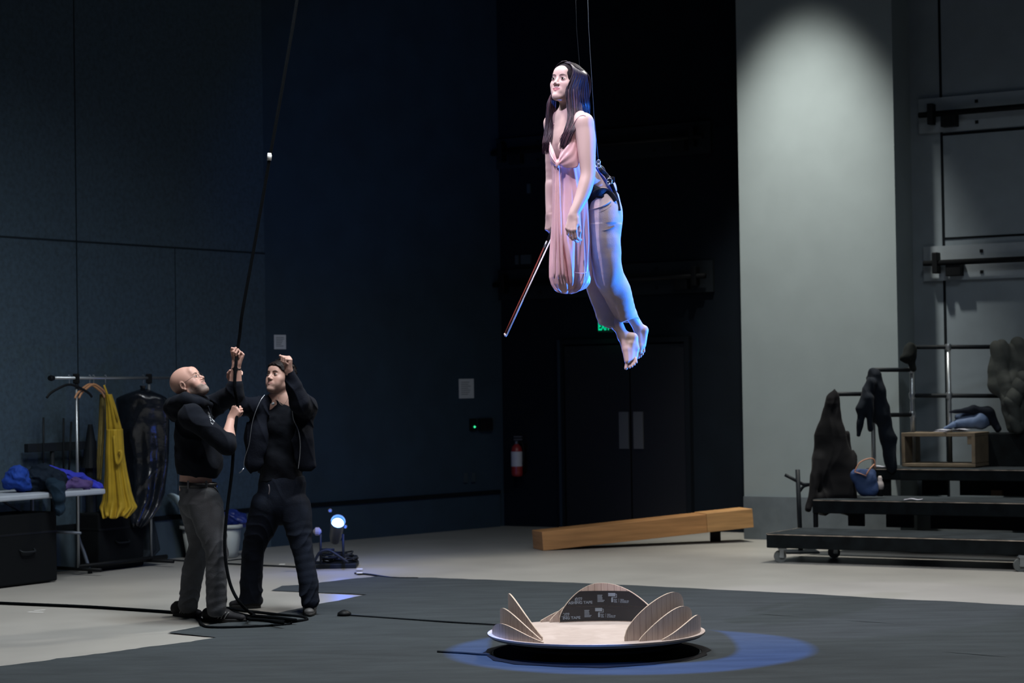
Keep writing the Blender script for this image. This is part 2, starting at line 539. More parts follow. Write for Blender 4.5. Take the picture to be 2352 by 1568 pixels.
# pale panel that stands forward, and the grey wall right of it
Pa = (2.262, 21.02); Pb = line_at(Pa, dD, 2062)
wall('wall_pale_panel', Pa, Pb, M_wp, .55)
LP = math.hypot(Pb[0]-Pa[0], Pb[1]-Pa[1])
t = MB(); slab_on(t, Pa, dD, 0, LP, 0, .42, .02)
tag(t.build('baseboard_panel', M_skirt), kind='structure')
n_ = (-dD[1], dD[0])
Ra = (Pb[0]+n_[0]*.42-dD[0]*.2, Pb[1]+n_[1]*.42-dD[1]*.2)
wall('wall_right', Ra, (Ra[0]+dD[0]*5, Ra[1]+dD[1]*5), M_wr)
t = MB(); slab_on(t, Ra, dD, 0, 5, 0, .42, .02)
tag(t.build('baseboard_right', M_skirt), kind='structure')
s1 = s_at(Ra, dD, 2172)
t = MB(); slab_on(t, Ra, dD, s1-.012, s1+.012, .42, HT, .006)
slab_on(t, Ra, dD, s1, 5, 3.86, 3.885, .006); slab_on(t, Ra, dD, s1, 5, 2.87, 2.89, .006)
tag(t.build('trim_4', M_gap), kind='structure')

# crossbars on backing boards (two on each of the two walls)
M_blk = mat('black_steel', (.006, .007, .008), .5)
M_blkw = mat('black_painted_board', (.010, .014, .018), .8)
def wall_bar(a, d, s0, s1, z, hh, board, label, group, right_end=True, tilt=0):
    n = (d[1], -d[0])
    def q(s, o, zz): return Vector((a[0]+d[0]*s+n[0]*o, a[1]+d[1]*s+n[1]*o, zz))
    r_ = root('wall_bar', q((s0+s1)/2, .1, z-hh), label, 'wall bar', group)
    b = MB(); slab_on(b, a, d, s0-.16, s1+.16, z-hh, z+hh, .04); b.build('backing_board', board, r_)
    b = MB(); b.tube([q(s0-.12, .13, z), q(s1+.12, .13, z)], .028, 10); b.build('bar', M_blk, r_, True)
    for s in (s0, s1):
        sg = 1 if s == s0 else -1
        c = MB(); c.box(q(s, .12, z), (.055, .10, .20), (Vector((d[0], d[1], 0)), Vector((n[0], n[1], 0)), Vector((0, 0, 1))), .008)
        c.box(q(s+sg*.17, .09, z-.055), (.15, .10, .15), (Vector((d[0], d[1], 0)), Vector((n[0], n[1], 0)), Vector((0, 0, 1))), .008)
        c.build('bracket', M_blk, r_)
    k = s0+.42
    while k < s1-.1:
        for zz in (-.6, .6): bo = MB(); bo.box(q(k, .045, z+hh*zz), (.03, .01, .03), (Vector((d[0], d[1], 0)), Vector((n[0], n[1], 0)), Vector((0, 0, 1)))); bo.build('bolt', M_blk, r_)
        k += .72
M_brd = mat('grey_board', (.20, .235, .26), .8, var=.06)
s0 = s_at(Ra, dD, 2160); 
wall_bar(Ra, dD, s0, s0+2.6, 4.06, .165, M_brd, 'black steel bar on a grey board high on the right wall, the upper one', 'bars on the grey right wall')
wall_bar(Ra, dD, s0+.02, s0+2.6, 2.645, .165, M_brd, 'black steel bar on a grey board, the lower one on the right wall', 'bars on the grey right wall')
sa, sb = s_at(C23, dD, 1172), s_at(C23, dD, 1612)
wall_bar(C23, dD, sa, sb, 4.08, .165, M_blkw, 'black bar on the dark wall behind the flying performer, upper one at chest height', 'bars on the dark wall with the doors')
wall_bar(C23, dD, sa, sb, 2.64, .165, M_blkw, 'black bar on the dark wall above the double doors, lower one behind her knees', 'bars on the dark wall with the doors')

# double door
def qd(s, o, z):
    n = (dD[1], -dD[0]); return Vector((C23[0]+dD[0]*s+n[0]*o, C23[1]+dD[1]*s+n[1]*o, z))
AXD = (Vector((dD[0], dD[1], 0)), Vector((-dD[1], dD[0], 0)), Vector((0, 0, 1)))
e0, em_, e1 = s_at(C23, dD, 1299), s_at(C23, dD, 1450), s_at(C23, dD, 1578)
M_door = mat('black_door', (.0035, .004, .005), .45)
M_frame = mat('door_frame_paint', (.016, .026, .036), .6)
M_plate = mat('steel_plate', (.16, .165, .17), .35, .6)
zt = 1.6+(870-792)*23.2/FPX
for i, (a_, b_) in enumerate(((e0, em_), (em_, e1))):
    r_ = root('door_%d' % (i+1), qd((a_+b_)/2, 0, 0), 'black %s leaf of the double door in the dark back wall' % ('left', 'right')[i], 'door', kind='structure')
    b = MB(); slab_on(b, C23, dD, a_+.01, b_-.008, .01, zt-.02, .045); b.build('door_leaf', M_door, r_)
    b = MB()
    c = em_-.135 if i == 0 else em_+.04
    b.add(*[[tuple(qd(s, o, z)) for s in (c, c+.115) for o in (.045, .058) for z in (1.6+(868-1027)*23/FPX, 1.6+(868-944)*23/FPX)], [(0,1,3,2),(4,6,7,5),(0,4,5,1),(2,3,7,6),(0,2,6,4),(1,5,7,3)]])
    b.build('push_plate', M_plate, r_)
b = MB()
slab_on(b, C23, dD, e0-.055, e0, 0, zt+.05, .07); slab_on(b, C23, dD, e1, e1+.055, 0, zt+.05, .07); slab_on(b, C23, dD, e0, e1, zt, zt+.05, .07)
tag(b.build('trim_5', mat('black_frame', (.004, .006, .009), .6)), kind='structure')
b = MB(); slab_on(b, C23, dD, e0-.062, e0-.03, 0, zt+.05, .078)
tag(b.build('trim_6', M_frame), kind='structure')

# exit sign above the doors, mostly hidden by the trousers
M_exit = mat('sign_housing', (.02, .03, .03), .5)
r_ = root('exit_sign', qd(s_at(C23, dD, 1392), .03, 2.05), 'green glowing exit sign above the doors, half hidden by her trousers', 'sign')
sm = s_at(C23, dD, 1399)
b = MB(); slab_on(b, C23, dD, sm-.105, sm+.105, 2.09, 2.24, .06); b.build('housing', M_exit, r_)
vs, fs = text_geo('EXIT', .15, .004)
b = MB(); b.add([qd(sm-.095+v.x*.48, .065, 2.115+v.y*.8) for v in vs], fs)
b.build('letters', mat('green_sign_light', (0, .2, .08), emit=(.0, 1, .45), es=.7), r_)
lamp('POINT', 'exit_sign_light', qd(sm, .25, 2.08), qd(sm, 0, 0), .18, (0, 1, .5), .03)

# things on the dark walls
def flat_on(name, label, cat, a, d, px0, px1, z0, z1, m, out=.004, off=.002, group=None):
    b = MB(); slab_on(b, a, d, s_at(a, d, px0), s_at(a, d, px1), z0, z1, out, off)
    return tag(b.build(name, m), label, cat, group)
M_paper = mat('notice_paper', (.50, .52, .52), .8)
M_ink = mat('notice_ink', (.10, .11, .12), .8)
def notice(a, d, px0, px1, py0, py1, Y, label, rows):
    z1, z0 = P(px0, py0, Y).z, P(px0, py1, Y).z
    s0_, s1_ = s_at(a, d, px0), s_at(a, d, px1)
    n = (d[1], -d[0]); c = (a[0]+d[0]*(s0_+s1_)/2, a[1]+d[1]*(s0_+s1_)/2, z0)
    r_ = root('paper_notice', c, label, 'notice', 'paper notices taped to the dark walls')
    b = MB(); slab_on(b, a, d, s0_, s1_, z0, z1, .003, .002); b.build('sheet', M_paper, r_)
    b = MB(); random.seed(rows)
    for i in range(rows):
        z = z1-(z1-z0)*(.16+.72*i/rows); w = (s1_-s0_)*random.uniform(.45, .75)
        slab_on(b, a, d, s0_+(s1_-s0_)*.14, s0_+(s1_-s0_)*.14+w, z-.006, z, .001, .005)
    b.build('printed_lines', M_ink, r_)
notice(C12, dB, 629, 656, 769, 802, 21.1, 'small pale paper notice on the dark wall beside the raised fist', 6)
notice(C12, dB, 1052, 1086, 870, 915, 22.9, 'larger square paper notice on the navy wall left of the double doors', 7)
def on_back(px, o, z):
    q = line_at(C12, dB, px); return Vector((q[0]+dB[1]*o, q[1]-dB[0]*o, z))
zb = P(1080, 975, 22.9).z
r_ = root('access_switch', on_back(1081, .02, zb-.1), 'small dark wall control with a green light below the square notice', 'switch')
b = MB(); slab_on(b, C12, dB, s_at(C12, dB, 1075), s_at(C12, dB, 1088), zb-.07, zb+.06, .03); b.build('faceplate', M_blk, r_)
b = MB(); b.lathe(on_back(1082, .035, zb-.028), [(.011, -.004), (.011, .004), (.006, .008)], 12, (dB[1], -dB[0], 0)); b.build('green_lamp', mat('green_led', (0, .3, .12), emit=(.05, 1, .4), es=1.2), r_)
flat_on('control_panel', 'black square control box beside the green wall lamp', 'control box', C12, dB, 1094, 1121, zb-.075, zb+.06, M_door, .05)
zo = P(1070, 1098, 22.9).z
M_dull = mat('dull_faceplate', (.035, .05, .06), .5)
for nm_, px0, px1, py, a, d, lb in (('power_outlet', 1058, 1066, 1098, C12, dB, 'faint pale outlet plate low on the navy wall, left one'), ('power_outlet', 1076, 1084, 1098, C12, dB, 'faint pale outlet plate low on the navy wall, right one'),
        ('wall_plate', 1188, 1196, 595, C23, dD, 'thin dark plate on the wall left of the bow'), ('wall_plate', 1201, 1224, 595, C23, dD, 'square dim wall plate behind the bow'), ('wall_plate', 1218, 1225, 432, C23, dD, 'tiny dim wall plate beside her right elbow')):
    Y = 22.9 if d is dB else 23.2
    z = P(px0, py, Y).z
    flat_on(nm_, lb, 'wall plate', a, d, px0, px1, z-.05, z+.05, M_dull, .02, group='dim plates on the dark walls')
# fire extinguisher
s = s_at(C23, dD, 1202); ze = P(1202, 1095, 23).z
r_ = root('fire_extinguisher', qd(s, .17, ze), 'red fire extinguisher with a white label hung left of the double doors', 'fire extinguisher')
M_red = mat('extinguisher_red', (.25, .02, .02), .35)
b = MB(); b.lathe(qd(s, .17, ze), [(.045, 0), (.058, .012), (.062, .03), (.062, .28), (.05, .32), (.022, .35)], 24); autosmooth(b.build('cylinder', M_red, r_))
b = MB(); b.lathe(qd(s, .17, ze), [(.0635, .11), (.0635, .27)], 24, cap=False); b.build('label', mat('white_label', (.45, .45, .47), .5), r_, True)
b = MB(); b.lathe(qd(s, .17, ze), [(.02, .345), (.02, .38), (.012, .385)], 12); b.box(qd(s+.02, .17, ze+.40), (.1, .02, .018), AXD); b.box(qd(s+.02, .17, ze+.43), (.1, .02, .015), AXD); b.build('valve_handle', mat('grey_metal', (.12, .12, .13), .4, .5), r_)
b = MB(); b.tube(crv([qd(s, .17, ze+.37), qd(s+.07, .17, ze+.36), qd(s+.09, .17, ze+.25), qd(s+.08, .17, ze+.12)], 6), .009, 8); b.build('hose', M_blk, r_, True)
b = MB(); b.box(qd(s, .055, ze+.2), (.05, .10, .3), AXD); b.build('bracket', M_blk, r_)

# ------------------------------------------------------------------ cloths on the floor
def cloth(name, outline, z, label, m, jag=.012, seed=1):
    """outline in pixels on the floor; jagged hem; gentle wrinkles"""
    rnd = random.Random(seed)
    pts = []
    for i in range(len(outline)):
        a = F(*outline[i][:2]); b_ = F(*outline[(i+1) % len(outline)][:2])
        n = max(1, int((b_-a).length/.06)) if outline[i][2] else 1
        nrm = Vector((-(b_-a).y, (b_-a).x, 0)).normalized()
        for j in range(n):
            q = a.lerp(b_, j/n)
            if j and outline[i][2]: q = q+nrm*(rnd.uniform(-1, 1)*jag*outline[i][2]+math.sin(j*.7+seed)*jag*outline[i][2]*.8)
            pts.append(q)
    bm = bmesh.new()
    vs = [bm.verts.new((p.x, p.y, z)) for p in pts]
    f = bm.faces.new(vs)
    if f.normal.z < 0: f.normal_flip()
    bmesh.ops.triangulate(bm, faces=[f])
    # cut on a grid for wrinkles
    xs = [p.x for p in pts]; ys = [p.y for p in pts]
    st = .12
    x = min(xs)+st
    while x < max(xs):
        bmesh.ops.bisect_plane(bm, geom=bm.verts[:]+bm.edges[:]+bm.faces[:], plane_co=(x, 0, 0), plane_no=(1, 0, 0)); x += st
    y = min(ys)+st
    while y < max(ys):
        bmesh.ops.bisect_plane(bm, geom=bm.verts[:]+bm.edges[:]+bm.faces[:], plane_co=(0, y, 0), plane_no=(0, 1, 0)); y += st
    for v in bm.verts:
        w = math.sin(v.co.x*2.3+1.7*math.sin(v.co.y*1.9+seed))*math.sin(v.co.y*5.1+math.sin(v.co.x*1.3)*2)
        v.co.z += .0035+.003*w
    me = bpy.data.meshes.new(name); bm.to_mesh(me); bm.free()
    me.polygons.foreach_set('use_smooth', [True]*len(me.polygons)); me.materials.append(m)
    o = bpy.data.objects.new(name, me); COL.objects.link(o)
    return tag(o, label, 'floor cloth', 'dark cloths spread over the floor')
M_cloth = mat('black_floor_cloth', (.034, .041, .045), .95, var=.16, scale=2.2, bump=.5, bscale=14, stretch=(1, 3.5, 1), spec=.15)
cloth('floor_cloth', [(623,1357,0),(648,1346,.8),(689,1344,.8),(730,1340,1),(780,1334,1),(860,1325,1),(1110,1331,.6),(1300,1338,.6),(1700,1357,.4),(2380,1393,0),(2420,1460,0),(1800,1416,0),(1400,1388,0),(870,1368,.3),(760,1363,0)], .0015,
      'back strip of dark cloth edging the pale floor, frayed tongue at left', M_cloth, seed=1)
cloth('floor_cloth', [(872,1362,0),(1400,1384,0),(1800,1412,0),(2420,1456,0),(2420,1520,0),(1700,1462,0),(1150,1436,0),(790,1414,0),(700,1420,0),(560,1432,0),(470,1441,.8),(385,1455,.8),(520,1432,.5),(640,1408,.8),(735,1388,.4)], .003,
      'middle strip of dark cloth running under the coiled rope', M_cloth, seed=2)
hole = []
cloth('floor_cloth', [(385,1455,0),(470,1438,0),(560,1428,0),(700,1416,0),(790,1410,0),(1150,1430,0),(1700,1456,0),(2420,1512,0),(2600,1900,0),(-250,1900,0),(-80,1542,1.2),(0,1533,1.2),(200,1508,1.2),(400,1480,1.0),(497,1465,0)], .0045,
      'front strip of dark cloth filling the foreground around the wooden turntable', M_cloth, seed=3)
M_white = mat('white_tape', (.6, .6, .58), .6)
def tape(pix, w, label):
    b = MB()
    for i in range(len(pix)-1):
        a, c = F(*pix[i], .0), F(*pix[i+1], .0); d = (c-a).normalized(); n = Vector((-d.y, d.x, 0))*w/2
        b.add([a-n+Vector((0,0,.0012*(1+i))), a+n+Vector((0,0,.0012*(1+i))), c+n+Vector((0,0,.0012*(1+i))), c-n+Vector((0,0,.0012*(1+i)))], [(0,1,2,3)])
    tag(b.build('floor_tape', M_white), label, 'tape', 'white tape marks on the floor')
tape([(64,1405),(100,1406)], .03, 'short white tape mark on the pale floor left of the older man')
tape([(78,1402),(104,1400)], .03, 'thin white tape end beside the left tape mark')
# ------------------------------------------------------------------ wooden turntable with petals
TC = F(1370, 1500); TC.z = 0
TR = .633
def ply(name, stripes=0, dark=False):
    """birch plywood; stripes = saw kerfs across the panel (UV x in metres)"""
    m = bpy.data.materials.new(name); m.use_nodes = True; nt = m.node_tree; b = nt.nodes['Principled BSDF']
    b.inputs['Roughness'].default_value = .55
    tc = nt.nodes.new('ShaderNodeTexCoord'); mp = nt.nodes.new('ShaderNodeMapping')
    mp.inputs['Scale'].default_value = (2, 2, 2) if not stripes else (18, 18, 2.2)
    nt.links.new(tc.outputs['Object'], mp.inputs[0])
    n = nt.nodes.new('ShaderNodeTexNoise'); n.inputs['Scale'].default_value = 3; n.inputs['Detail'].default_value = 7; n.inputs['Distortion'].default_value = 1.2
    nt.links.new(mp.outputs[0], n.inputs[0])
    cr = nt.nodes.new('ShaderNodeValToRGB'); cr.color_ramp.elements[0].position = .25; cr.color_ramp.elements[1].position = .75
    if dark: c0, c1 = (.10, .075, .05), (.17, .13, .09)
    else: c0, c1 = (.47, .375, .33), (.61, .51, .465)
    cr.color_ramp.elements[0].color = (*c0, 1); cr.color_ramp.elements[1].color = (*c1, 1)
    nt.links.new(n.outputs[0], cr.inputs[0]); out = cr.outputs[0]
    if stripes:
        uv = nt.nodes.new('ShaderNodeUVMap'); sx = nt.nodes.new('ShaderNodeSeparateXYZ'); nt.links.new(uv.outputs[0], sx.inputs[0])
        fr = mth(nt, 'FRACT', mth(nt, 'MULTIPLY', sx.outputs[0], stripes))
        ln = mth(nt, 'LESS_THAN', fr, .055)
        mx = nt.nodes.new('ShaderNodeMix'); mx.data_type = 'RGBA'; nt.links.new(mth(nt, 'MULTIPLY', ln, .72), mx.inputs[0])
        nt.links.new(out, mx.inputs[6]); mx.inputs[7].default_value = (.10, .06, .035, 1); out = mx.outputs[2]
    nt.links.new(out, b.inputs['Base Color']); return m
M_ply = ply('birch_plywood'); M_kerf = ply('kerfed_plywood', 25); M_edge = mat('plywood_edge', (.62, .50, .40), .6, var=.1, scale=30); M_edged = mat('plywood_rim_layers', (.26, .22, .17), .6, var=.25, scale=4, stretch=(1, 1, 60))
tt = root('turntable', TC, 'round pale wooden turntable ringed by rounded plywood petals, low on a black base', 'turntable')
b = MB()
octa = [(.655+.02*math.sin(i*2.1), 2*PI*i/16+.1) for i in range(16)]
for z0_, rr_ in ((.010, 1.0), (.016, .96)):
    pass
b.lathe(TC, [(.60, .012), (.60, .02), (0.01, .02)], 48, cap=False)
b.build('base_plate', mat('matt_black', (.0025, .0025, .003), .9), tt)
b = MB(); b.lathe(TC, [(.30, .02), (.47, .045), (.495, .055), (.495, .066), (.48, .07), (.2, .07)], 64); autosmooth(b.build('lower_disc', mat('black_rubber_disc', (.012, .012, .013), .8), tt))
b = MB(); b.lathe(TC, [(.22, .068), (.22, .105)], 32); autosmooth(b.build('bearing', M_blk, tt))
DT = .128
b = MB(); b.lathe(TC, [(.585, .098), (.612, .103), (.612, .110), (.625, .112), (TR, .118), (TR, DT-.002)], 128); autosmooth(b.build('rim', M_edged, tt))
b = MB(); b.lathe(TC, [(TR, DT-.006), (TR, DT), (.60, DT), (.0005, DT)], 128, cap=False); autosmooth(b.build('deck', M_ply, tt), 50)
# black cut edge of the floor cloth around the base
b = MB(); rnd = random.Random(5)
N = 40
def edge(i, k):
    a = 2*PI*i/N; w = .012*math.sin(a*7)+.012*math.sin(a*16+1)
    rr_ = [.612, .632, .660+w][k]; z = [.011, .018, .009][k]
    return (TC.x+rr_*math.cos(a), TC.y+rr_*math.sin(a), z)
b.grid(lambda u, v: edge(round(u*N), round(v*2)), N, 2, True); b.build('cloth_collar', mat('black_skirt', (.006, .006, .007), .9), tt, True)

def petal(rf, a0, ap, a1, hp, base0=.02, base1=.012, tape=None, sharp=1.0, sb=.0):
    """curved upright plywood leaf standing on the deck along an arc; a0..a1 degrees, peak at ap"""
    r = rf*TR; th = .009; n = 72; V = []; Fc = []; UV = []
    def h(a):
        if (a-a0)*(ap-a0) < 0: t = 0
        if abs(a-a0) < abs(ap-a0)+1e-6 and (a-ap)*(a0-ap) >= 0: t = (a-a0)/(ap-a0); b0 = base0
        else: t = (a1-a)/(a1-ap); b0 = base1
        t = min(max(t, 0), 1)
        s = math.sin(t*PI/2)**(sharp if b0 == base0 else 1.0)
        s = (1-sb)*s+sb*(t*t*(3-2*t))
        return b0+(hp-b0)*s
    rows = []
    for i in range(n+1):
        a = a0+(a1-a0)*i/n; ca, sa_ = math.cos(R(a)), math.sin(R(a)); H = h(a)
        for rr_, z in ((r-th/2, 0), (r-th/2, H), (r+th/2, H), (r+th/2, 0)):
            V.append((TC.x+rr_*ca, TC.y+rr_*sa_, DT+z)); UV.append((r*R(a), z))
    for i in range(n):
        for k in range(4):
            k2 = (k+1) % 4; Fc.append((i*4+k, i*4+k2, (i+1)*4+k2, (i+1)*4+k))
    Fc.append((0, 1, 2, 3)); Fc.append((n*4, n*4+3, n*4+2, n*4+1))
    o = mesh_obj('petal', V, Fc, M_kerf, tt, False)
    me = o.data; me.materials.append(M_edge)
    uvl = me.uv_layers.new(name='UVMap')
    for p in me.polygons:
        vi = list(p.vertices)
        ks = sorted(set(v % 4 for v in vi))
        p.material_index = 1 if ks in ([1, 2], [0, 1, 2, 3]) else 0
        for li in p.loop_indices: uvl.data[li].uv = UV[me.loops[li].vertex_index]
    autosmooth(o, 30)
    if tape:
        # printed black tape strips stuck on the inner face
        z_top = tape; strips = []
        for (z0_, z1_) in ((.004, z_top*.5), (z_top*.5+.001, z_top)):
            Vt = []; Ft = []; cols = []
            m_ = 90
            for i in range(m_+1):
                a = a0+(a1-a0)*i/m_
                hh = h(a)-.004
                lo_, hi_ = z0_, min(z1_, hh)
                cols.append(hi_ > lo_+.001)
                hi_ = max(hi_, lo_)
                for z in (lo_, hi_): Vt.append((TC.x+(r-th/2-.0012)*math.cos(R(a)), TC.y+(r-th/2-.0012)*math.sin(R(a)), DT+z))
            for i in range(m_):
                if cols[i] or cols[i+1]: Ft.append((i*2, i*2+1, i*2+3, i*2+2))
            strips.append(mesh_obj('tape_strip', Vt, Ft, M_tape, o, True))
        def on(xa, z, dr=.002):
            """xa = degrees, along the inside of the panel"""
            rr_ = r-th/2-.0012-dr
            return (TC.x+rr_*math.cos(R(xa)), TC.y+rr_*math.sin(R(xa)), DT+z)
        def write(body, px, z, size, shear=0, bold=0):
            vs, fs = text_geo(body, size, bold, shear)
            # seen from inside the ring the text runs clockwise
            x0 = (px-1369)/248*TR; aa = math.degrees(math.acos(max(-1, min(1, x0/r))))
            keep = []; pts = []
            for v in vs:
                a = aa-math.degrees(v.x/(r*math.sin(R(aa))*.98+1e-6))
                pts.append((a, z+v.y)); keep.append(a < a0-2 and z+v.y < h(a)-.006)
            b_ = MB(); b_.add([on(*p_) for p_ in pts], [f for f in fs if all(keep[i] for i in f)])
            return b_
        def quadz(b_, px0, px1, z0_, z1_):
            ps = []
            for px in (px0, px1):
                x0 = (px-1369)/248*TR; ps.append(math.degrees(math.acos(x0/r)))
            b_.add([on(ps[0], z0_), on(ps[1], z0_), on(ps[1], z1_), on(ps[0], z1_)], [(0, 1, 2, 3)])
        def zz(py): return (1430-py)*.00255
        for k, (dx, dy) in enumerate(((0, 0), (-32, 35.5))):
            st = strips[1-k]
            for body, px, py, sz, shr, bd in (('em', 1325+dx, 1379+dy, .036, .35, .0004), ('FLASHING TAPE', 1300+dx+2, 1387.5+dy, .0225, 0, .0007)):
                g_ = write(body, px, zz(py), sz, shr, bd); g_.build('lettering', M_print, st)
            q_ = MB(); quadz(q_, 1325+dx, 1340+dx, zz(1381+dy), zz(1380.2+dy)); 
            for j in range(6): quadz(q_, 1381+dx, 1381+dx+(12, 11, 12, 12, 17, 15)[j], zz(1369+j*3.0+dy), zz(1367.2+j*3.0+dy))
            quadz(q_, 1407+dx, 1424+dx, zz(1370.5+dy), zz(1362.5+dy)); quadz(q_, 1424+dx, 1427+dx, zz(1366+dy), zz(1364.8+dy)); quadz(q_, 1426+dx, 1427.5+dx, zz(1373+dy), zz(1364.8+dy))
            quadz(q_, 1415+dx, 1427.5+dx, zz(1373.6+dy), zz(1372.2+dy)); quadz(q_, 1415+dx, 1417+dx, zz(1375+dy), zz(1372.2+dy)); quadz(q_, 1414+dx, 1418.5+dx, zz(1384.5+dy), zz(1375+dy))
            quadz(q_, 1432+dx, 1432.6+dx, zz(1385+dy), zz(1375.5+dy))
            q_.build('printed_lettering', M_print, st)
            for j, (w1, w2) in enumerate((('ROLL', 'PARA'), ('THE', 'APLICAR USE'), ('TAPE', 'EL RODILLO'))):
                g_ = write(w1, 1420+dx, zz(1379+j*3.2+dy), .0088, 0, .0003); g2 = write(w2, 1435.5+dx, zz(1379+j*3.2+dy), .0088, 0, .0003)
                g_.add(g2.v, g2.f); g_.build('small_lettering', M_print, st)
    return o
M_tape = mat('black_printed_tape', (.008, .012, .020), .35, spec=.6); M_print = mat('tape_print', (.26, .33, .42), .6)
petal(.80, -74, -33, 16, .248, .02, .012, sharp=.6)
petal(.875, -66.5, -31, 10, .168, .008, .012, sharp=.85)
petal(.955, -54.5, -20, 8, .108, .008, .012, sharp=1, sb=.35)
petal(.80, 231, 189, 150, .235, .02, .05)
petal(.875, 234, 196, 156, .158, .012)
petal(.95, 238.5, 206, 178, .082, .006, sb=.35)
petal(.82, 113, 84, 38, .232, .03, .02, tape=.184, sharp=.7)
petal(.88, 118, 84, 40, .175, .012, sharp=.9)
petal(.955, 121.5, 84, 44, .118, .010)
# darker tape-faced back side of the two lower rear petals
# ------------------------------------------------------------------ long timber beam
bA = F(1248, 1264.6); bB = P(1731, 1211, 20.6)
def timber(c, label):
    M_w = MATS.get('glulam') or mat('glulam', (.34, .17, .062), .6, var=.22, scale=5, stretch=(1, 1, 14))
    return M_w
ax_ = (bB-bA).normalized(); sd = Vector((-ax_.y, ax_.x, 0)).normalized(); up_ = ax_.cross(-sd).normalized()
if up_.z < 0: up_ = -up_
L_ = (bB-bA).length
# width follows the near end face
wd = .30
M_g1 = mat('glulam_timber', (.38, .185, .066), .6, var=.25, scale=3, stretch=(.6, .6, 9)); M_g2 = mat('light_timber', (.42, .225, .085), .6, var=.25, scale=3, stretch=(.6, .6, 9))
# the face nearer the camera is the long side
if sd.y < 0: sd = -sd
r_ = root('timber_beam', bA+ax_*L_/2, 'long squared orange timber beam lying in front of the double doors, far end propped up', 'beam')
f0 = 2.02/2.02
Lr = L_*.775
b = MB(); b.box(bA+ax_*Lr/2+sd*wd/2+up_*.088, (Lr, wd, .176), (ax_, sd, up_), .004); b.build('beam_body', M_g1, r_)
b = MB(); b.box(bA+ax_*(Lr+(L_-Lr)/2)+sd*(wd/2-.006)+up_*.092, (L_-Lr, wd, .180), (ax_, sd, up_), .004); b.build('end_piece', M_g2, r_)
c = bA+ax_*(L_-.30)+sd*(wd*.80); c.z = c.z/2
b = MB(); b.box((c.x, c.y, (c.z)*1.0-.003), (.10, .05, c.z*2-.008)); tag(b.build('support_block', M_blk), 'small black block propping up the far end of the timber beam', 'block')

# ------------------------------------------------------------------ tiered risers
u2 = Vector((.855, -.519, 0)).normalized(); n2 = Vector((.519, .855, 0)).normalized(); UZ = Vector((0, 0, 1))
M_deck = mat('riser_deck', (.022, .028, .032), .7, var=.35, scale=5); M_fas = mat('riser_fascia', (.004, .006, .007), .6, var=.5, scale=9)
M_wear = mat('worn_edge', (.30, .25, .20), .7, var=.9, scale=7); M_chrome = mat('dull_chrome', (.35, .38, .40), .35, .8); M_rail = mat('black_rail', (.012, .015, .018), .5)
c1 = P(1754, 1226, 18.32)
Z1, Z2, Z3, Z4 = c1.z, .49, .735, 1.035
def corner(px, Y, z): q = P(px, 900, Y); return Vector((q.x, q.y, z))
k1 = corner(1754, 18.32, 0)
k2 = corner(1861, 19.02, 0); k3 = corner(1985, 19.55, 0); k4 = corner(2236, 19.62, 0)
rs = root('stage_riser', k1+n2*1.2+u2*1.5, 'black tiered seating risers on casters in front of the pale and grey walls', 'stage riser')
def deckpart(k, ln, dp, z, th, nm='tier', mdeck=None):
    b = MB(); b.box(k+u2*ln/2+n2*dp/2+UZ*(z-th/2), (ln, dp, th), (u2, n2, UZ), .006); o = b.build(nm, M_fas, rs)
    b = MB(); b.box(k+u2*ln/2+n2*(dp/2)+UZ*(z+.002), (ln-.01, dp-.01, .005), (u2, n2, UZ)); b.build('deck_surface', M_deck, o)
    b = MB(); rnd = random.Random(int(z*100)); s = 0
    b.box(k+u2*ln/2-n2*.001+UZ*(z-.003), (ln-.02, .005, .007), (u2, n2, UZ)); b.build('worn_nosing', M_wear, o)
    return o
LN = 3.6
deckpart(k1, LN, .74, Z1, .118); deckpart(k2, LN, .74, Z2, .118); deckpart(k3, LN, .80, Z3, .10)
b = MB(); b.box(k1+n2*.36+UZ*(Z1+.001)-u2*.0015, (.006, .70, .008), (u2, n2, UZ)); b.build('side_nosing', M_wear, rs)
# black plywood box tier at the top right
b = MB(); b.box(k4+u2*1.3+n2*.42+UZ*((Z3+Z4)/2+.004), (2.6, .8, Z4-Z3-.004), (u2, n2, UZ), .004); b.build('top_box', M_fas, rs)
# upright boards between the tiers
def boards(k, z0, z1, spans):
    for s_, w_, o_ in spans:
        b = MB(); b.box(k+u2*(s_+w_/2)+n2*o_+UZ*((z0+z1)/2), (w_, .03, z1-z0), (u2, n2, UZ)); b.build('upright_board', M_blk, rs)
boards(k2, Z1, Z2-.11, [(.0, .035, .03), (.22, .15, .3), (.60, .25, .25), (1.03, 2.4, .2)])
boards(k3, Z2, Z3-.09, [(.0, .22, .05), (.45, .24, .25), (.79, 2.5, .3)])
boards(k1, .03, Z1-.11, [(2.6, .1, .4)])
# casters
def caster(q, sc=1.0, name='caster'):
    r = .052*sc
    o = MB().tube([q+Vector((0, -.018, r)), q+Vector((0, .018, r))], r, 24)
    o2 = o.build(name, mat('grey_rubber', (.10, .11, .11), .6), rs); autosmooth(o2)
    b = MB(); b.box(q+Vector((.02, 0, .115)), (.07, .075, .012)); 
    for sy in (-1, 1): b.box(q+Vector((.012, sy*.026, .085)), (.035, .006, .09))
    b.tube([q+Vector((0, -.032, r)), q+Vector((0, .032, r))], .01, 10)
    b.build('fork', M_chrome, o2)
cq = F(1792, 1291); caster(cq)
caster(k1+u2*.36+n2*.62)
cq2 = F(2343, 1312); caster(cq2)
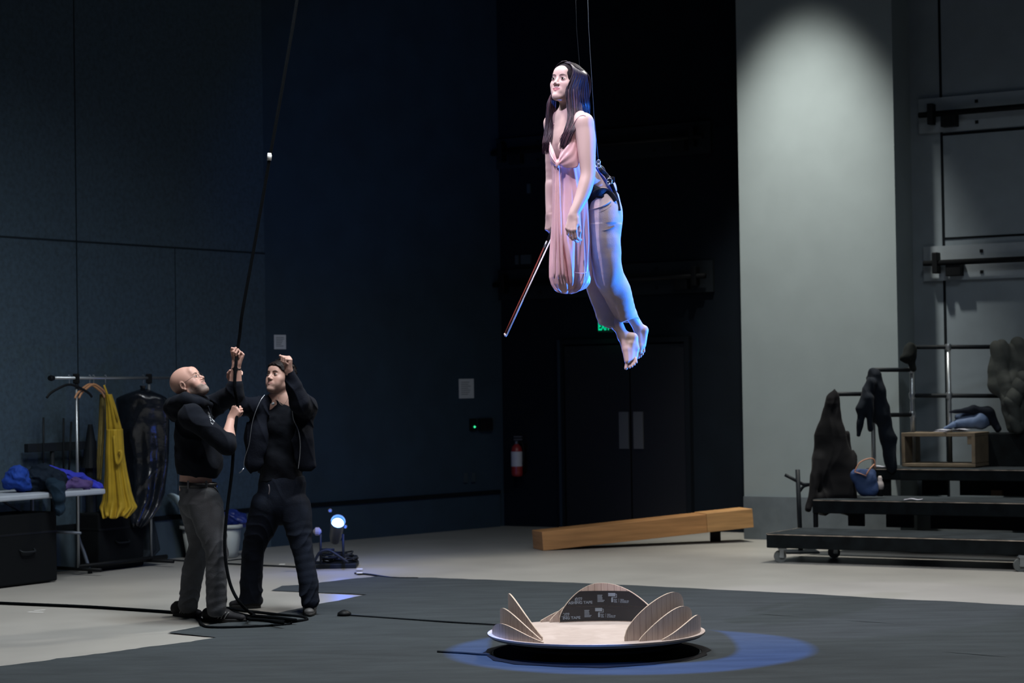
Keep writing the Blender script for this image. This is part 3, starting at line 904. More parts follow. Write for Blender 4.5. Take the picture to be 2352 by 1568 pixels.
# stepped handrail
hp = []
def post(px, Y, z0, z1, r=.021):
    q = corner(px, Y, 0); b = MB(); b.tube([q+UZ*z0, q+UZ*z1], r, 14); 
    o = b.build('rail_post', M_chrome, rs, True)
    return q
def rail(p, q, r=.020, nm='rail'):
    b = MB(); b.tube([p, q], r, 12); b.build(nm, M_rail, rs, True)
def zat(py, px, Y): return P(px, py, Y).z
Yr1, Yr2, Yr3, Yr4 = 19.55, 19.78, 19.72, 19.62
pA = post(1910, 19.35, Z2, zat(906, 1910, 19.35)); pB = post(2004, Yr1, Z2+.0, zat(853, 2004, Yr1)); pC = post(2095, Yr2, Z3, zat(797, 2095, Yr2)); pD = post(2180, Yr3, Z3, zat(797, 2180, Yr3))
pE = corner(2330, Yr4, 0)
rail(pA+UZ*zat(905, 1910, 19.35), pB+UZ*zat(904, 2004, Yr1)); rail(pB+UZ*zat(849, 2004, Yr1), pC+UZ*zat(849, 2095, Yr2))
rail(pC+UZ*zat(797, 2095, Yr2), pE+UZ*zat(796, 2330, Yr4)); rail(pC+UZ*zat(908, 2095, Yr2), corner(2325, Yr4, 0)+UZ*zat(909, 2325, Yr4)); rail(pB+UZ*zat(953, 2004, Yr1), pC+UZ*zat(952, 2095, Yr2))
post(2345, Yr4-.03, Z4, zat(790, 2345, Yr4))
b = MB()
for q, px, Y, pys in ((pC, 2095, Yr2, (908, 952, 849)), (pD, 2180, Yr3, (797, 908))):
    for py in pys: b = MB(); b.lathe(q+UZ*(zat(py, px, Y)-.03), [(.026, 0), (.03, .01), (.03, .05), (.026, .06)], 14); autosmooth(b.build('rail_fitting', M_chrome, rs))

# open plywood crate on the third tier
q0 = corner(2068, 19.62, Z3+.006); zc = zat(994, 2068, 19.62)
wc = .70; hc = zc-Z3; dc = .40
r_ = root('plywood_crate', q0+u2*wc/2, 'open plywood crate on its side on the third tier, topped with papers', 'crate')
M_cr = mat('crate_plywood', (.15, .115, .075), .7, var=.25, scale=7); M_crd = mat('crate_side', (.07, .048, .022), .7, var=.3, scale=7)
for nm_, c_, s_, mm in (('top_panel', u2*wc/2+n2*dc/2+UZ*(hc-.022), (wc, dc, .035), M_cr), ('bottom_panel', u2*wc/2+n2*dc/2+UZ*.022, (wc, dc, .03), M_cr),
                        ('side_panel', u2*.017+n2*dc/2+UZ*hc/2, (.034, dc, hc-.08), M_cr), ('side_panel', u2*(wc-.017)+n2*dc/2+UZ*hc/2, (.034, dc, hc-.08), M_cr),
                        ('corner_block', u2*(wc-.055)+n2*.02+UZ*(hc-.075), (.04, .03, .07), M_cr)):
    b = MB(); b.box(q0+c_, s_, (u2, n2, UZ), .003); b.build(nm_, mm, r_)
def sheets(q, label, sc=1.0, n=3, seed=1, m=None):
    rnd = random.Random(seed); b = MB()
    for i in range(n):
        a_ = rnd.uniform(-.5, .5); d = Vector((math.cos(a_), math.sin(a_), 0)); e = Vector((-d.y, d.x, 0))
        b.grid(lambda u, v: q+d*(u-.5)*.29*sc+e*(v-.5)*.2*sc+Vector((i*.02, 0, .004+.006*i+.010*math.sin(u*4+i)**2)), 8, 3)
    o = solid(b.build('paper_sheets', m or M_paper2, None, True), .001, 1); tag(o, label, 'papers', 'loose papers on the risers')
M_paper2 = mat('loose_paper', (.42, .43, .50), .8)
sheets(corner(2150, 19.60, Z3+.008), 'loose white papers lying flat inside the open crate on the third tier', .9, 3, 1)
sheets(q0+u2*.42+n2*.15+UZ*hc, 'loose papers on top of the open plywood crate', .9, 3, 2)
sheets(k2+u2*.90+n2*.12+UZ*(Z2+.005), 'small pale paper under the blue tote bag on the second tier', .55, 1, 3)
sheets(k3+u2*.10+n2*.12+UZ*(Z3+.005), 'crumpled pale paper at the left end of the third tier', .6, 2, 4)

# dark stand with arms left of the risers
q = P(1838, 1200, 19.3); q.z = 0; qy = q.y
r_ = root('metal_stand', q, 'thin black metal stand with short arms at the left end of the risers', 'stand')
def PP(px, py, Y=None): return P(px, py, Y or qy)
b = MB(); b.tube([q, PP(1832, 1078)], .021, 10); b.build('pole', M_rail, r_, True)
b = MB(); b.tube([PP(1803, 1090), PP(1822, 1100), PP(1845, 1112), PP(1868, 1113)], .016, 10); b.build('arm', M_rail, r_, True)
b = MB(); b.tube(crv([PP(1837, 1128), PP(1846, 1117), PP(1862, 1112)], 5), .013, 8); b.build('brace', M_rail, r_, True)
b = MB(); b.box(q+UZ*.011, (.3, .3, .02), bev=.004); b.build('foot_plate', M_rail, r_)
# ------------------------------------------------------------------ left side: folding table, clothes rack, black boxes
dl = Vector((dL[0], dL[1], 0)); nl = Vector((dL[1], -dL[0], 0))     # along the left wall, and out from it
def LW(px, out, z):
    """point near the left wall: pixel column, distance out from the wall, height"""
    X = (px-W0/2)/FPX; p0 = (C12[0]+nl.x*out, C12[1]+nl.y*out)
    q = line_at(p0, dL, px); return Vector((q[0], q[1], z))
M_ttop = mat('table_plastic', (.33, .37, .42), .6, var=.06); M_tleg = mat('table_leg_steel', (.11, .13, .16), .45, .3)
legF = F(207, 1317)
zt_ = .73
tr0 = P(243, 1122, 17.95); zt_ = P(243, 1128, 17.95).z
r_ = root('folding_table', legF-dl*.8, 'long pale folding table on the left, piled with blue and dark clothes', 'table')
e1_ = Vector((tr0.x, tr0.y, 0)); dtb = dl.copy(); ntb = -nl   # long direction and towards the wall
b = MB(); b.box(e1_-dtb*.92+ntb*.36+UZ*(zt_-.0), (1.84, .72, .045), (dtb, ntb, UZ), .012); b.build('tabletop', M_ttop, r_)
for s_, w_ in ((.22, .08), (.22, .64), (1.62, .08), (1.62, .64)):
    tp = e1_-dtb*s_+ntb*w_; tp.z = zt_-.03
    ft = tp+dtb*.12*(1 if s_ < 1 else -1)-ntb*.0; md_ = tp.copy(); md_.z = .38; ft.z = .012
    if s_ < 1 and w_ < .1: ft = Vector((legF.x, legF.y, .012)); tp = P(178, 1142, legF.y); md_ = P(180, 1232, legF.y+.02); tp.z = zt_-.03
    b = MB(); b.tube(crv([tp, (tp+md_)/2, md_, (md_+ft)/2+Vector((0,0,.01)), ft], 5), .016, 10); o = b.build('leg', M_tleg, r_, True)
    b = MB(); b.tube([ft-UZ*.01, ft+UZ*.03], .021, 10); b.build('foot_cap', M_blk, o, True)
a_ = e1_-dtb*.22; 
b = MB(); b.tube([a_+ntb*.08+UZ*.38, a_+ntb*.64+UZ*.38], .012, 8); b.build('cross_bar', M_tleg, r_, True)
b = MB(); b.tube([a_+ntb*.36+UZ*.38, e1_-dtb*.85+ntb*.36+UZ*(zt_-.03)], .01, 8); b.build('folding_brace', M_tleg, r_, True)

# clothes heap on the table: each garment its own
TY = 17.75
def garment_blob(name, pts, rad, label, col, seed, amp=.013, sheen=.1, rough=.8, res=.006, cat='clothing', group=None, f=38, k=.03, cuts=()):
    prims = []
    for i, p in enumerate(pts):
        q = pts[min(i+1, len(pts)-1)]
        prims.append(cap_(p, q, rad[i], rad[min(i+1, len(rad)-1)], k))
    prims += list(cuts)
    def disp(p): return amp*(.8*wav(p, f*.7, seed)+.5*wav(p, f*1.9, seed+2)-.9*(1-np.abs(wav(p, f*.55, seed+5)))**6)
    o = sdf_obj(name, prims, res, mat(name+'_cloth_%d' % seed, col, rough, sheen=sheen, var=.2, scale=12), None, disp, slack=amp*2+.004)
    v = np.empty(len(o.data.vertices)*3, np.float32)
    return tag(o, label, cat, group)
Z = zt_+.02
tcut = plane_((0, 0, zt_+.026), (0, 0, -1))
GC = 'clothes heaped on the folding table'
garment_blob('folded_jacket', [P(18, 1112, 17.5), P(40, 1095, 17.5), P(52, 1108, 17.55)], [.05, .085, .07], 'bright blue crumpled garment at the left end of the clothes heap', (.012, .05, .30), 1, group=GC, cuts=[tcut])
garment_blob('dark_trousers', [P(62, 1108, 17.6), P(100, 1095, 17.65), P(128, 1102, 17.6)], [.09, .105, .08], 'black navy garment heaped in the middle of the table', (.006, .012, .022), 2, group=GC, cuts=[tcut])
garment_blob('blue_shirt', [P(100, 1076, 17.95), P(140, 1094, 17.95), P(185, 1100, 18.0), P(228, 1116, 18.05)], [.03, .05, .05, .025], 'royal blue garment spread along the back of the table', (.03, .04, .42), 3, group=GC, cuts=[tcut])
garment_blob('purple_scarf', [P(150, 1116, 17.75), P(175, 1110, 17.8), P(200, 1113, 17.85)], [.03, .035, .03], 'muted purple cloth near the right end of the table', (.08, .05, .16), 4, group=GC, cuts=[tcut])
garment_blob('draped_jacket', [P(118, 1112, 17.50), P(132, 1122, 17.42), P(136, 1145, 17.40), P(140, 1170, 17.40)], [.05, .055, .045, .032], 'dark navy sleeve hanging over the front edge of the table', (.008, .020, .035), 5, group=GC, f=26)

# clothes rack
RY0 = LW(120, .42, 0)
zr = P(122, 868, RY0.y).z
r_ = root('clothes_rack', LW(250, .42, 0), 'tall steel clothes rail on a black base behind the table, hung with garments', 'clothes rack')
b = MB(); b.tube([LW(124, .42, zr), LW(392, .42, P(392, 868, LW(392,.42,0).y).z)], .013, 10); b.build('top_rail', M_chrome, r_, True)
b = MB(); b.lathe(LW(120, .42, zr)-dl*.02, [(.02, -.02), (.026, 0), (.02, .03)], 12, dl); b.build('end_cap', M_blk, r_)
for px in (174, 341):
    zz_ = P(px, 868, LW(px, .42, 0).y).z
    b = MB(); b.tube([LW(px, .42, .06), LW(px, .42, zz_)], .013, 10); b.build('upright', M_chrome, r_, True)
    b = MB(); b.box(LW(px, .42, zz_-.005), (.05, .05, .085), bev=.008); b.build('clamp', M_blk, r_)
    b = MB(); b.tube([LW(px, .42, .05)-nl*.26, LW(px, .42, .05)+nl*.26], .016, 10); o = b.build('base_foot', M_blk, r_, True)
b = MB(); b.tube([LW(174, .42, .07), LW(376, .42, .07)], .02, 8); b.build('base_bar', M_blk, r_, True)
# hangers
def hook(b, q):
    b.tube([q+UZ*-.05, q+UZ*-.01, q+UZ*.012+dl*.014, q+UZ*.026+dl*.004, q+UZ*.024-dl*.01], .0035, 6)
def hanger(px, w, drop, yawd, m, label, bk, th=.011):
    q = LW(px, .42, P(px, 868, LW(px, .42, 0).y).z)
    r_ = root('hanger', q-UZ*.2, label, 'hanger', 'hangers on the clothes rack')
    d = (dl*math.cos(R(yawd))+nl*math.sin(R(yawd))).normalized()
    pts = crv([q-d*w-UZ*(drop+.065), q-d*w*.8-UZ*(drop*.72+.05), q-d*w*.3-UZ*(drop*.25+.045), q-UZ*.055, q+d*w*.3-UZ*(drop*.25+.045), q+d*w*.8-UZ*(drop*.72+.05), q+d*w-UZ*(drop+.065)], 5)
    b = MB(); b.tube(pts, th, 8, flat=(.6, 1)); b.build('shoulder_bar', m, r_, True)
    b = MB(); hook(b, q); b.build('hook', M_chrome, r_, True)
M_hw = mat('hanger_wood', (.42, .21, .10), .5)
hanger(158, .22, .10, 15, M_blk, 'empty black hanger on the left end of the clothes rail', 0)
hanger(205, .20, .105, -5, M_hw, 'wooden hanger beside the black one on the rail', 1)
hanger(214, .20, .105, -5, M_hw, 'wooden hanger nearest the yellow dress', 2)
# garments hung on the rail
def hang_cloth(name, rows, Y_of, m, label, cat, folds=9, amp=.02, depth=.09, group=None, ruffle=None, nu=96, seed=0, sub=None, parent=None, crinkle=0):
    """rows = (py, left px, right px); hollow hanging cloth with vertical folds"""
    ys = [r[0] for r in rows]
    def fn(u, v):
        py = ys[0]+(ys[-1]-ys[0])*v
        l = interp(py, ys, [r[1] for r in rows]); r = interp(py, ys, [r[2] for r in rows])
        c = (l+r)/2; Y = Y_of(c)
        hw = (r-l)/2/FPX*Y; a = 2*PI*u
        am = amp*min(1, .25+v*1.1)
        fold = am*(math.sin(a*folds+seed+1.5*math.sin(a*2+v*2))+.4*math.sin(a*folds*2.3+seed*2))
        k = 1
        if ruffle and v > ruffle:
            t = (v-ruffle)/(1-ruffle); fold += .03*t*math.sin(a*13+seed); k = 1+.12*t
        ce = P(c, py, Y)
        if crinkle:
            q_ = np.array([[math.cos(a)*.3, math.sin(a)*.3, v*1.1]]); fold += crinkle*(-.5+float((1-abs(wav(q_, 5.5, seed)[0]))**3)+.45*float((1-abs(wav(q_, 12, seed+1)[0]))**3))
        x = math.cos(a)*(hw*k+fold*.35); y = math.sin(a)*(min(depth, hw+.03)+fold)
        return ce+Vector((x, y, .012*math.sin(a*5+seed)*(1 if v > .95 else 0)))
    b = MB(); b.grid(fn, nu, 60, True)
    o = b.build(name, m, parent, True)
    solid(o, .003)
    if parent is None: tag(o, label, cat, group)
    return o
RY = LW(265, .42, 0).y
M_yel = mat('mustard_fabric', (.38, .25, .018), .6, sheen=.3, var=.12, scale=9); M_yel2 = mat('dark_mustard_fabric', (.13, .10, .022), .7, var=.3, scale=14)
Yd = lambda c: LW(c, .52, 0).y
rr1 = root('yellow_dress', LW(262, .52, .5), 'mustard yellow dress with a ruffled hem hanging from the clothes rail', 'dress')
hang_cloth('skirt', [(985, 245, 281), (1040, 243, 284), (1080, 243, 290), (1130, 240, 300), (1148, 237, 306), (1165, 232, 311), (1187, 242, 290)], Yd, M_yel, '', '', 8, .016, .085, ruffle=.82, parent=rr1)
hang_cloth('bodice', [(905, 242, 256), (930, 244, 264), (960, 244, 272), (995, 245, 281)], Yd, M_yel, '', '', 4, .010, .04, parent=rr1)
b = MB(); b.tube([P(239, 884, Yd(242)), P(243, 895, Yd(242)), P(250, 915, Yd(250)), P(262, 935, Yd(250)), P(270, 965, Yd(250))], .02, 8, flat=(1, .4)); b.build('strap', M_yel, rr1, True)
b = MB(); b.tube(crv([P(262, 1000, Yd(262)-.09), P(266, 1050, Yd(262)-.10), P(270, 1064, Yd(262)-.10), P(277, 1055, Yd(262)-.10), P(279, 1038, Yd(262)-.09), P(272, 1036, Yd(262)-.09)], 5), .014, 8); b.build('bow_sash', M_yel, rr1, True)
b = MB(); hook(b, LW(241, .46, P(241, 868, Yd(241)).z)); b.tube([LW(241, .46, P(241, 868, Yd(241)).z-.05), P(241, 886, Yd(241))], .004, 6); b.build('hook', M_chrome, rr1, True)
Yd2 = lambda c: LW(c, .36, 0).y
o = hang_cloth('mustard_top', [(905, 230, 241), (960, 228, 240), (1000, 226, 238), (1060, 224, 234), (1100, 225, 231)], Yd2, M_yel2, 'narrow dark mustard garment hanging just left of the yellow dress', 'clothing', 4, .012, .05)
M_bag = mat('black_garment_bag', (.005, .007, .011), .25, spec=.6, bump=.9, bscale=11)
Yb = lambda c: LW(c, .38, 0).y
rr1 = root('garment_bag', LW(328, .38, .35), 'shiny black plastic garment bag bulging on the clothes rail beside the bald man', 'garment bag')
hang_cloth('bag_body', [(893, 326, 338), (902, 296, 356), (912, 268, 380), (930, 268, 388), (1000, 276, 388), (1060, 286, 389), (1120, 290, 380), (1160, 284, 372), (1190, 286, 352), (1210, 300, 330)], Yb, M_bag, '', '', 4, .022, .12, parent=rr1, nu=160, seed=3, crinkle=.024)
b = MB(); b.lathe(P(328, 893, Yb(328)), [(.03, -.03), (.02, 0), (.028, .03)], 12); b.build('neck_knot', M_bag, rr1)
b = MB(); hook(b, LW(328, .40, P(328, 868, Yb(328)).z)); b.build('hook', M_chrome, rr1, True)
hang_cloth('black_coat', [(1190, 318, 352), (1230, 305, 360), (1262, 303, 366), (1285, 306, 345)], lambda c: LW(c, .36, 0).y, M_blkw, 'dark coat hem showing below the shiny garment bag', 'coat', 4, .015, .06)

# black boxes fill the dark areas under the rack and the table
M_box = mat('black_box_finish', (.003, .004, .005), .85, spec=.15)
def case(px0, px1, out, zt, dp, label, yb=None):
    a0 = LW(px0, out, 0); a1 = LW(px1, out, 0); w = (a1-a0).length; c = (a0+a1)/2
    r_ = root('black_box', c, label, 'case', 'black boxes under the table and the rack')
    b = MB(); b.box(c+UZ*(zt/2+.004), (w, dp, zt*.98), (dl, nl, UZ), .015); b.build('box_body', M_box, r_)
    b = MB(); b.box(c+UZ*(zt*.72), (w+.006, dp+.006, .02), (dl, nl, UZ), .004); b.build('lid_seam', M_blk, r_)
    b = MB(); b.tube(crv([c+nl*(dp/2)-dl*.08+UZ*zt*.5, c+nl*(dp/2+.03)-dl*.06+UZ*(zt*.47), c+nl*(dp/2+.03)+dl*.06+UZ*(zt*.47), c+nl*(dp/2)+dl*.08+UZ*zt*.5], 4), .009, 8); b.build('handle', M_rail, r_, True)
case(196, 300, .24, .50, .26, 'low black box on the floor under the hanging yellow dress')
case(-60, 84, .50, .58, .42, 'black box under the left end of the folding table')
# black rod stand on the wall behind the table
zA, zB = P(60, 1040, 18.0).z, P(60, 1020, 18.0).z
r_ = root('rod_stand', LW(130, .1, 0), 'black stand holding upright rods against the wall behind the table', 'stand')
b = MB(); b.box((LW(57, .10, 0)+LW(215, .10, 0))/2+UZ*(zA+zB)/2, ((LW(57, .1, 0)-LW(215, .1, 0)).length, .05, zB-zA), (dl, nl, UZ), .004); b.build('cross_board', M_rail, r_)
for px, y0, y1 in ((100, 958, 1090), (146, 960, 1090), (164, 968, 1090)):
    Y = LW(px, .14, 0).y; b = MB(); b.tube([P(px, y0, Y), P(px-(6 if px > 150 else 0), y1, Y)], .009, 8); b.build('rod', M_rail, r_, True)
for px in (117, 200):
    b = MB(); b.tube([LW(px, .10, .0), LW(px, .10, zA)], .02, 8); b.build('leg', M_rail, r_, True)
q = LW(205, .14, P(205, 1078, 18.3).z)
b = MB(); b.lathe(q, [(.085, 0), (.05, .2), (.02, .38)], 16); tag(b.build('pointed_cover', M_rail), 'dark pointed folded cover standing behind the yellow dress', 'cover')
b = MB(); b.lathe(Vector((q.x, q.y, 0)), [(.05, 0), (.05, q.z)], 12); tag(b.build('plinth', M_rail), 'dark narrow plinth under the pointed cover by the wall', 'plinth')

# ------------------------------------------------------------------ waste bin with a clear bag
bc = F(488, 1283); bc.y += .15; bc.x = P(488, 1283, bc.y).x
r_ = root('waste_bin', bc, 'large white plastic bin with a clear liner behind the two men', 'waste bin')
def rw(px0, px1, Y): return (px1-px0)/2/FPX*Y
ztop = P(488, 1208, bc.y-.2).z
Mbin = mat('white_bin_plastic', (.36, .38, .35), .5, var=.05)
b = MB()
def binring(w, d, z, n=40):
    out = []
    for i in range(n):
        a = 2*PI*i/n; c_, s_ = math.cos(a), math.sin(a)
        out.append(bc+Vector((w*math.copysign(abs(c_)**.45, c_), d*math.copysign(abs(s_)**.45, s_), z)))
    return out
def rings(b, rs_, close=True):
    n = len(rs_[0]); base = len(b.v)
    for r__ in rs_: b.v += [tuple(p) for p in r__]
    for i in range(len(rs_)-1):
        for j in range(n): b.f.append((base+i*n+j, base+i*n+(j+1) % n, base+(i+1)*n+(j+1) % n, base+(i+1)*n+j))
    if close: b.f.append(tuple(range(base, base+n))[::-1])
w_ = rw(418, 558, bc.y)
rings(b, [binring(w_*.80, .15, .003), binring(w_*.84, .16, .06), binring(w_*.97, .19, ztop), binring(w_*.95, .18, ztop), binring(w_*.80, .145, .02)]); b.build('bin_body', Mbin, r_, True)
b = MB(); rings(b, [binring(w_*.98, .195, ztop-.03), binring(w_*1.03, .205, ztop-.025), binring(w_*1.03, .205, ztop+.004), binring(w_*.95, .18, ztop+.006)], False); b.build('rim', Mbin, r_, True)
bt = MB(); pts = []
def bagf(u, v):
    p = P(398+62*v+14*math.sin(u*PI*2)+4*math.sin(v*9), 1142+66*v+5*math.sin(u*9+v*7)-9*u, bc.y-.19+.13*math.cos(u*PI*2)); return p
bt.grid(bagf, 20, 16, True)
solid(bt.build('liner_bag', mat('clear_liner', (.42, .54, .58), .35, alpha=.85), r_, True), .001)
garment_blob('blue_bundle', [P(500, 1196, bc.y), P(535, 1192, bc.y), P(552, 1196, bc.y)], [.06, .075, .06], 'dark blue plastic bundle lying on top of the white bin', (.008, .02, .13), 8, rough=.4, cat='bundle')

# ------------------------------------------------------------------ floor lamp fixture (par can)
lb = F(768, 1312); 
Yl = lb.y+.14
r_ = root('stage_light', F(768, 1308), 'small black floor spotlight shining blue, on a base plate wrapped in cable', 'stage light')
def PL(px, py, o=0): return P(px, py, Yl+o)
cB = F(768, 1306); w_ = rw(722, 822, cB.y)
b = MB(); b.box(cB+Vector((0, .17, .022)), (w_*2, .34, .04), bev=.006); b.build('base_plate', M_rail, r_)
for px in (737, 789): 
    b = MB(); b.tube([PL(px, 1295), PL(px-1, 1226)], .011, 8); b.build('yoke_arm', M_rail, r_, True)
b = MB(); b.tube([PL(738, 1262), PL(750, 1261), PL(768, 1262)], .010, 8); b.build('yoke_bar', M_rail, r_, True)
ctr = PL(776, 1200, -.06); aim = (Vector((.35, 13.4, 1.7))-ctr).normalized()
b = MB()
back = PL(760, 1252, .05)
axd = Vector((.10, -.72, .58)).normalized()
axd = (ctr-back).normalized()*.35+Vector((.05, -.9, .25)).normalized()*.65; axd.normalize()
Rl = rw(763, 797, Yl)*.9
b.lathe(ctr, [(Rl*.55, -.34), (Rl*.75, -.33), (Rl*.95, -.25), (Rl*1.0, -.04), (Rl*1.12, -.035), (Rl*1.12, .03), (Rl*1.05, .03), (Rl*1.0, -.01)], 32, axd, cap=False)
M_can = mat('dark_can', (.05, .055, .06), .45); autosmooth(b.build('lamp_can', M_can, r_))
b = MB(); b.lathe(ctr, [(Rl*.5, -.345), (Rl*.56, -.335)], 24, axd); b.build('can_back', M_can, r_)
b = MB(); b.lathe(ctr, [(Rl*.90, -.012), (Rl*.4, -.006)], 32, axd); 
b.build('lens', mat('lens_light', (.1, .2, .5), emit=(.16, .42, 1.0), es=14), r_)
for px, py in ((758, 1172), (793, 1209)):
    b = MB(); b.lathe(PL(px, py, -.05), [(.012, -.02), (.018, 0), (.012, .02)], 10, (0, -1, 0)); b.build('clip', M_chrome, r_)
b = MB(); b.lathe(PL(733, 1220, 0), [(.012, -.05), (.035, -.03), (.035, .0), (.01, .02)], 12, (1, 0, 0)); b.build('tilt_knob', mat('grey_knob', (.22, .2, .22), .6), r_)
lamp('POINT', 'added_lamp_glow', ctr+Vector((.06, -.16, .05)), ctr, 9, (.01, .12, 1.0), .03)  # added point light by the lens, brightens the can, yoke and wall
lamp('SPOT', 'added_wall_glow', ctr+Vector((.1, .1, .2)), P(860, 1190, 21.6), 22, (.0, .18, 1.0), .1, 110, 1.0)  # added spot behind the can, only for the blue glow on the wall
# cable coil on the base plate
pts = []
for i in range(150):
    a = i*.33; rr_ = 1+.18*math.sin(i*.37)
    pts.append(cB+Vector((.02+w_*.78*rr_*math.cos(a), .17+.13*rr_*math.sin(a), .055+.006*(i/12)+.01*math.sin(i*.9))))
b = MB(); b.tube(pts, .007, 6); tag(b.build('power_cable', M_rail, None, True), 'black power cable coiled on the base of the blue floor spotlight', 'cable')
b = MB(); b.tube(crv([PL(722, 1290, -.05), PL(735, 1268, -.05), PL(755, 1264, -.04), PL(775, 1275, -.05), PL(800, 1292, -.06)], 8), .012, 8); b.build('cable_loop', M_rail, r_, True)
# cables on the floor behind the men
b = MB(); b.tube(crv([F(370, 1284, .008), F(430, 1288, .008), F(540, 1295, .008), F(650, 1300, .008), F(722, 1303, .008)], 10), .008, 6); tag(b.build('floor_cable', M_rail, None, True), 'thin black cable along the floor from the clothes rack to the spotlight', 'cable')
b = MB(); b.tube(crv([F(522, 1287, .008), F(560, 1283, .008), F(600, 1283, .008)], 8), .006, 6); tag(b.build('floor_cable', M_rail, None, True), 'short dark cable on the floor in front of the white bin', 'cable')
b = MB(); b.tube(crv([F(815, 1316, .008), F(850, 1319, .008), F(900, 1326, .008), F(960, 1327, .008)], 8), .008, 6); tag(b.build('floor_cable', M_rail, None, True), 'dark cable running right from the spotlight along the cloth edge', 'cable')
for px, py, lb_ in ((648, 1300, 'white tape tab on the floor between the standing legs of the man'), (826, 1311, 'white tape tab just right of the spotlight base'), (826, 1320, 'white tape tab on the cable right of the spotlight')):
    q = F(px, py, .0); b = MB(); b.box(q+UZ*.017, (.05, .07, .003)); tag(b.build('floor_tape', M_white), lb_, 'tape', 'white tape tabs by the cables')
# seam cord and lump on the cloth
b = MB(); b.tube(crv([F(800, 1412, .013), F(900, 1419, .013), F(1020, 1427, .013), F(1140, 1434, .013)], 10), .006, 6); tag(b.build('floor_cable', M_rail, None, True), 'thin black cord along the cloth towards the turntable, from a black plug', 'cord')
b = MB(); b.lathe(F(791, 1413, .010), [(.05, 0), (.045, .02), (.02, .035), (.005, .04)], 16); tag(b.build('floor_weight', M_blk, None, True), 'small black lump at the end of the cord on the cloth', 'weight')
b = MB(); b.tube(crv([F(1005, 1496, .013), F(1060, 1499, .013), F(1100, 1502, .013), F(1128, 1503, .013)], 10), .008, 6); tag(b.build('floor_cable', M_rail, None, True), 'short black cord entering the left side of the turntable base', 'cord')
# ------------------------------------------------------------------ people: shared anatomy
class Fr:
    """frame: x = subject's right, y = forward, z = up"""
    def __init__(s, c, fwd, up=(0, 0, 1), sc=1.0, roll=0):
        f = Vector(fwd).normalized(); r = f.cross(Vector(up)).normalized(); u = r.cross(f).normalized()
        if roll:
            q = Matrix.Rotation(roll, 3, f); r = q @ r; u = q @ u
        s.c = Vector(c); s.r, s.f, s.u, s.sc = r, f, u, sc
        s.M = np.array([[r.x, f.x, u.x], [r.y, f.y, u.y], [r.z, f.z, u.z]], np.float32)
    def __call__(s, x, y, z): return s.c+(s.r*x+s.f*y+s.u*z)*s.sc
    def e(s, c, rad, k=.01, op=1, rot=None):
        M = s.M
        if rot is not None: M = M @ np.array(Matrix.Rotation(rot[1], 3, rot[0]), np.float32)
        return ell_(s(*c), [q*s.sc for q in rad], k*s.sc, op, M)
    def cp(s, a, b, ra, rb=None, k=.01, op=1, flat=None):
        return cap_(s(*a), s(*b), ra*s.sc, (rb if rb is not None else ra)*s.sc, k*s.sc, op, None if flat is None else (s.r*flat[0][0]+s.f*flat[0][1]+s.u*flat[0][2], flat[1]))
def head_prims(h, male=True, smile=0.0, beard=0.0):
    P_ = []
    P_.append(h.e((0, -.018, .030), (.0745, .094, .083), .01))
    P_.append(h.e((0, .022, .002), (.067, .068, .085), .03))
    P_.append(h.e((0, .034, -.045), (.052 if male else .048, .052 if male else .050, .068), .03))
    ly = 0 if male else -.0035
    jw = .050 if male else .043
    for s in (-1, 1):
        P_.append(h.cp((s*jw, -.004, -.058), (s*.014, .068, -.098), .020 if male else .017, .017, .025))
        P_.append(h.e((s*.041, .056, -.028), (.024, .022, .022), .022))
        P_.append(h.e((s*(.036 if male else .033), .058 if male else .054, -.060), (.022, .020, .026) if male else (.020, .018, .024), .022))
    P_.append(h.e((0, .078, -.098), (.020 if male else .015, .017, .017), .018))
    P_.append(h.cp((-.034, .074, .019), (.034, .074, .019), .011 if male else .008, None, .018))
    P_.append(h.e((0, .072, .045), (.045, .022, .030), .02))
    for s in (-1, 1):
        P_.append(h.e((s*.0315, .0965, -.001), (.019, .017, .0135), .012, -1))
        P_.append(h.e((s*.0315, .0755, -.0015), (.0155, .0135, .0125), .006))
    ny = .1045 if male else .1005
    P_.append(h.cp((0, .083, .010), (0, ny, -.027), .0065, .0075 if not male else .0095, .010))
    P_.append(h.e((0, ny, -.0285), (.0095 if male else .0085, .010, .009 if male else .0078), .006))
    for s in (-1, 1):
        P_.append(h.e((s*.0125, .0945, -.034), (.0075, .010, .0075), .006))
        P_.append(h.e((s*.0065, .100, -.0415), (.0038, .005, .0035), .003, -1))
    # lips
    P_.append(h.e((0, .080+ly, -.066), (.031, .015 if male else .0135, .020), .014))
    up = .004*smile
    for s in (-1, 1):
        P_.append(h.cp((s*.005, .0945+ly, -.0588), (s*.026, .0825+ly*.6, -.0620+up), .0046 if male else .0040, .0022, .005))
        P_.append(h.cp((0, .0930+ly, -.0680), (s*.023, .0825+ly*.6, -.0640+up), .0060 if male else .0052, .0024, .005))
        P_.append(h.cp((0, .1005+ly, -.0630), (s*.028, .0860+ly*.6, -.0624+up), .0012, .0011, .002, -1))
        # ears
        P_.append(h.e((s*.0755, -.010, -.006), (.008, .0185, .031), .006, rot=('X', -.2)))
        P_.append(h.e((s*.082, -.006, -.004), (.006, .011, .019), .004, -1, rot=('X', -.2)))
        P_.append(h.e((s*.0775, -.008, -.032), (.006, .008, .009), .004))
    return P_
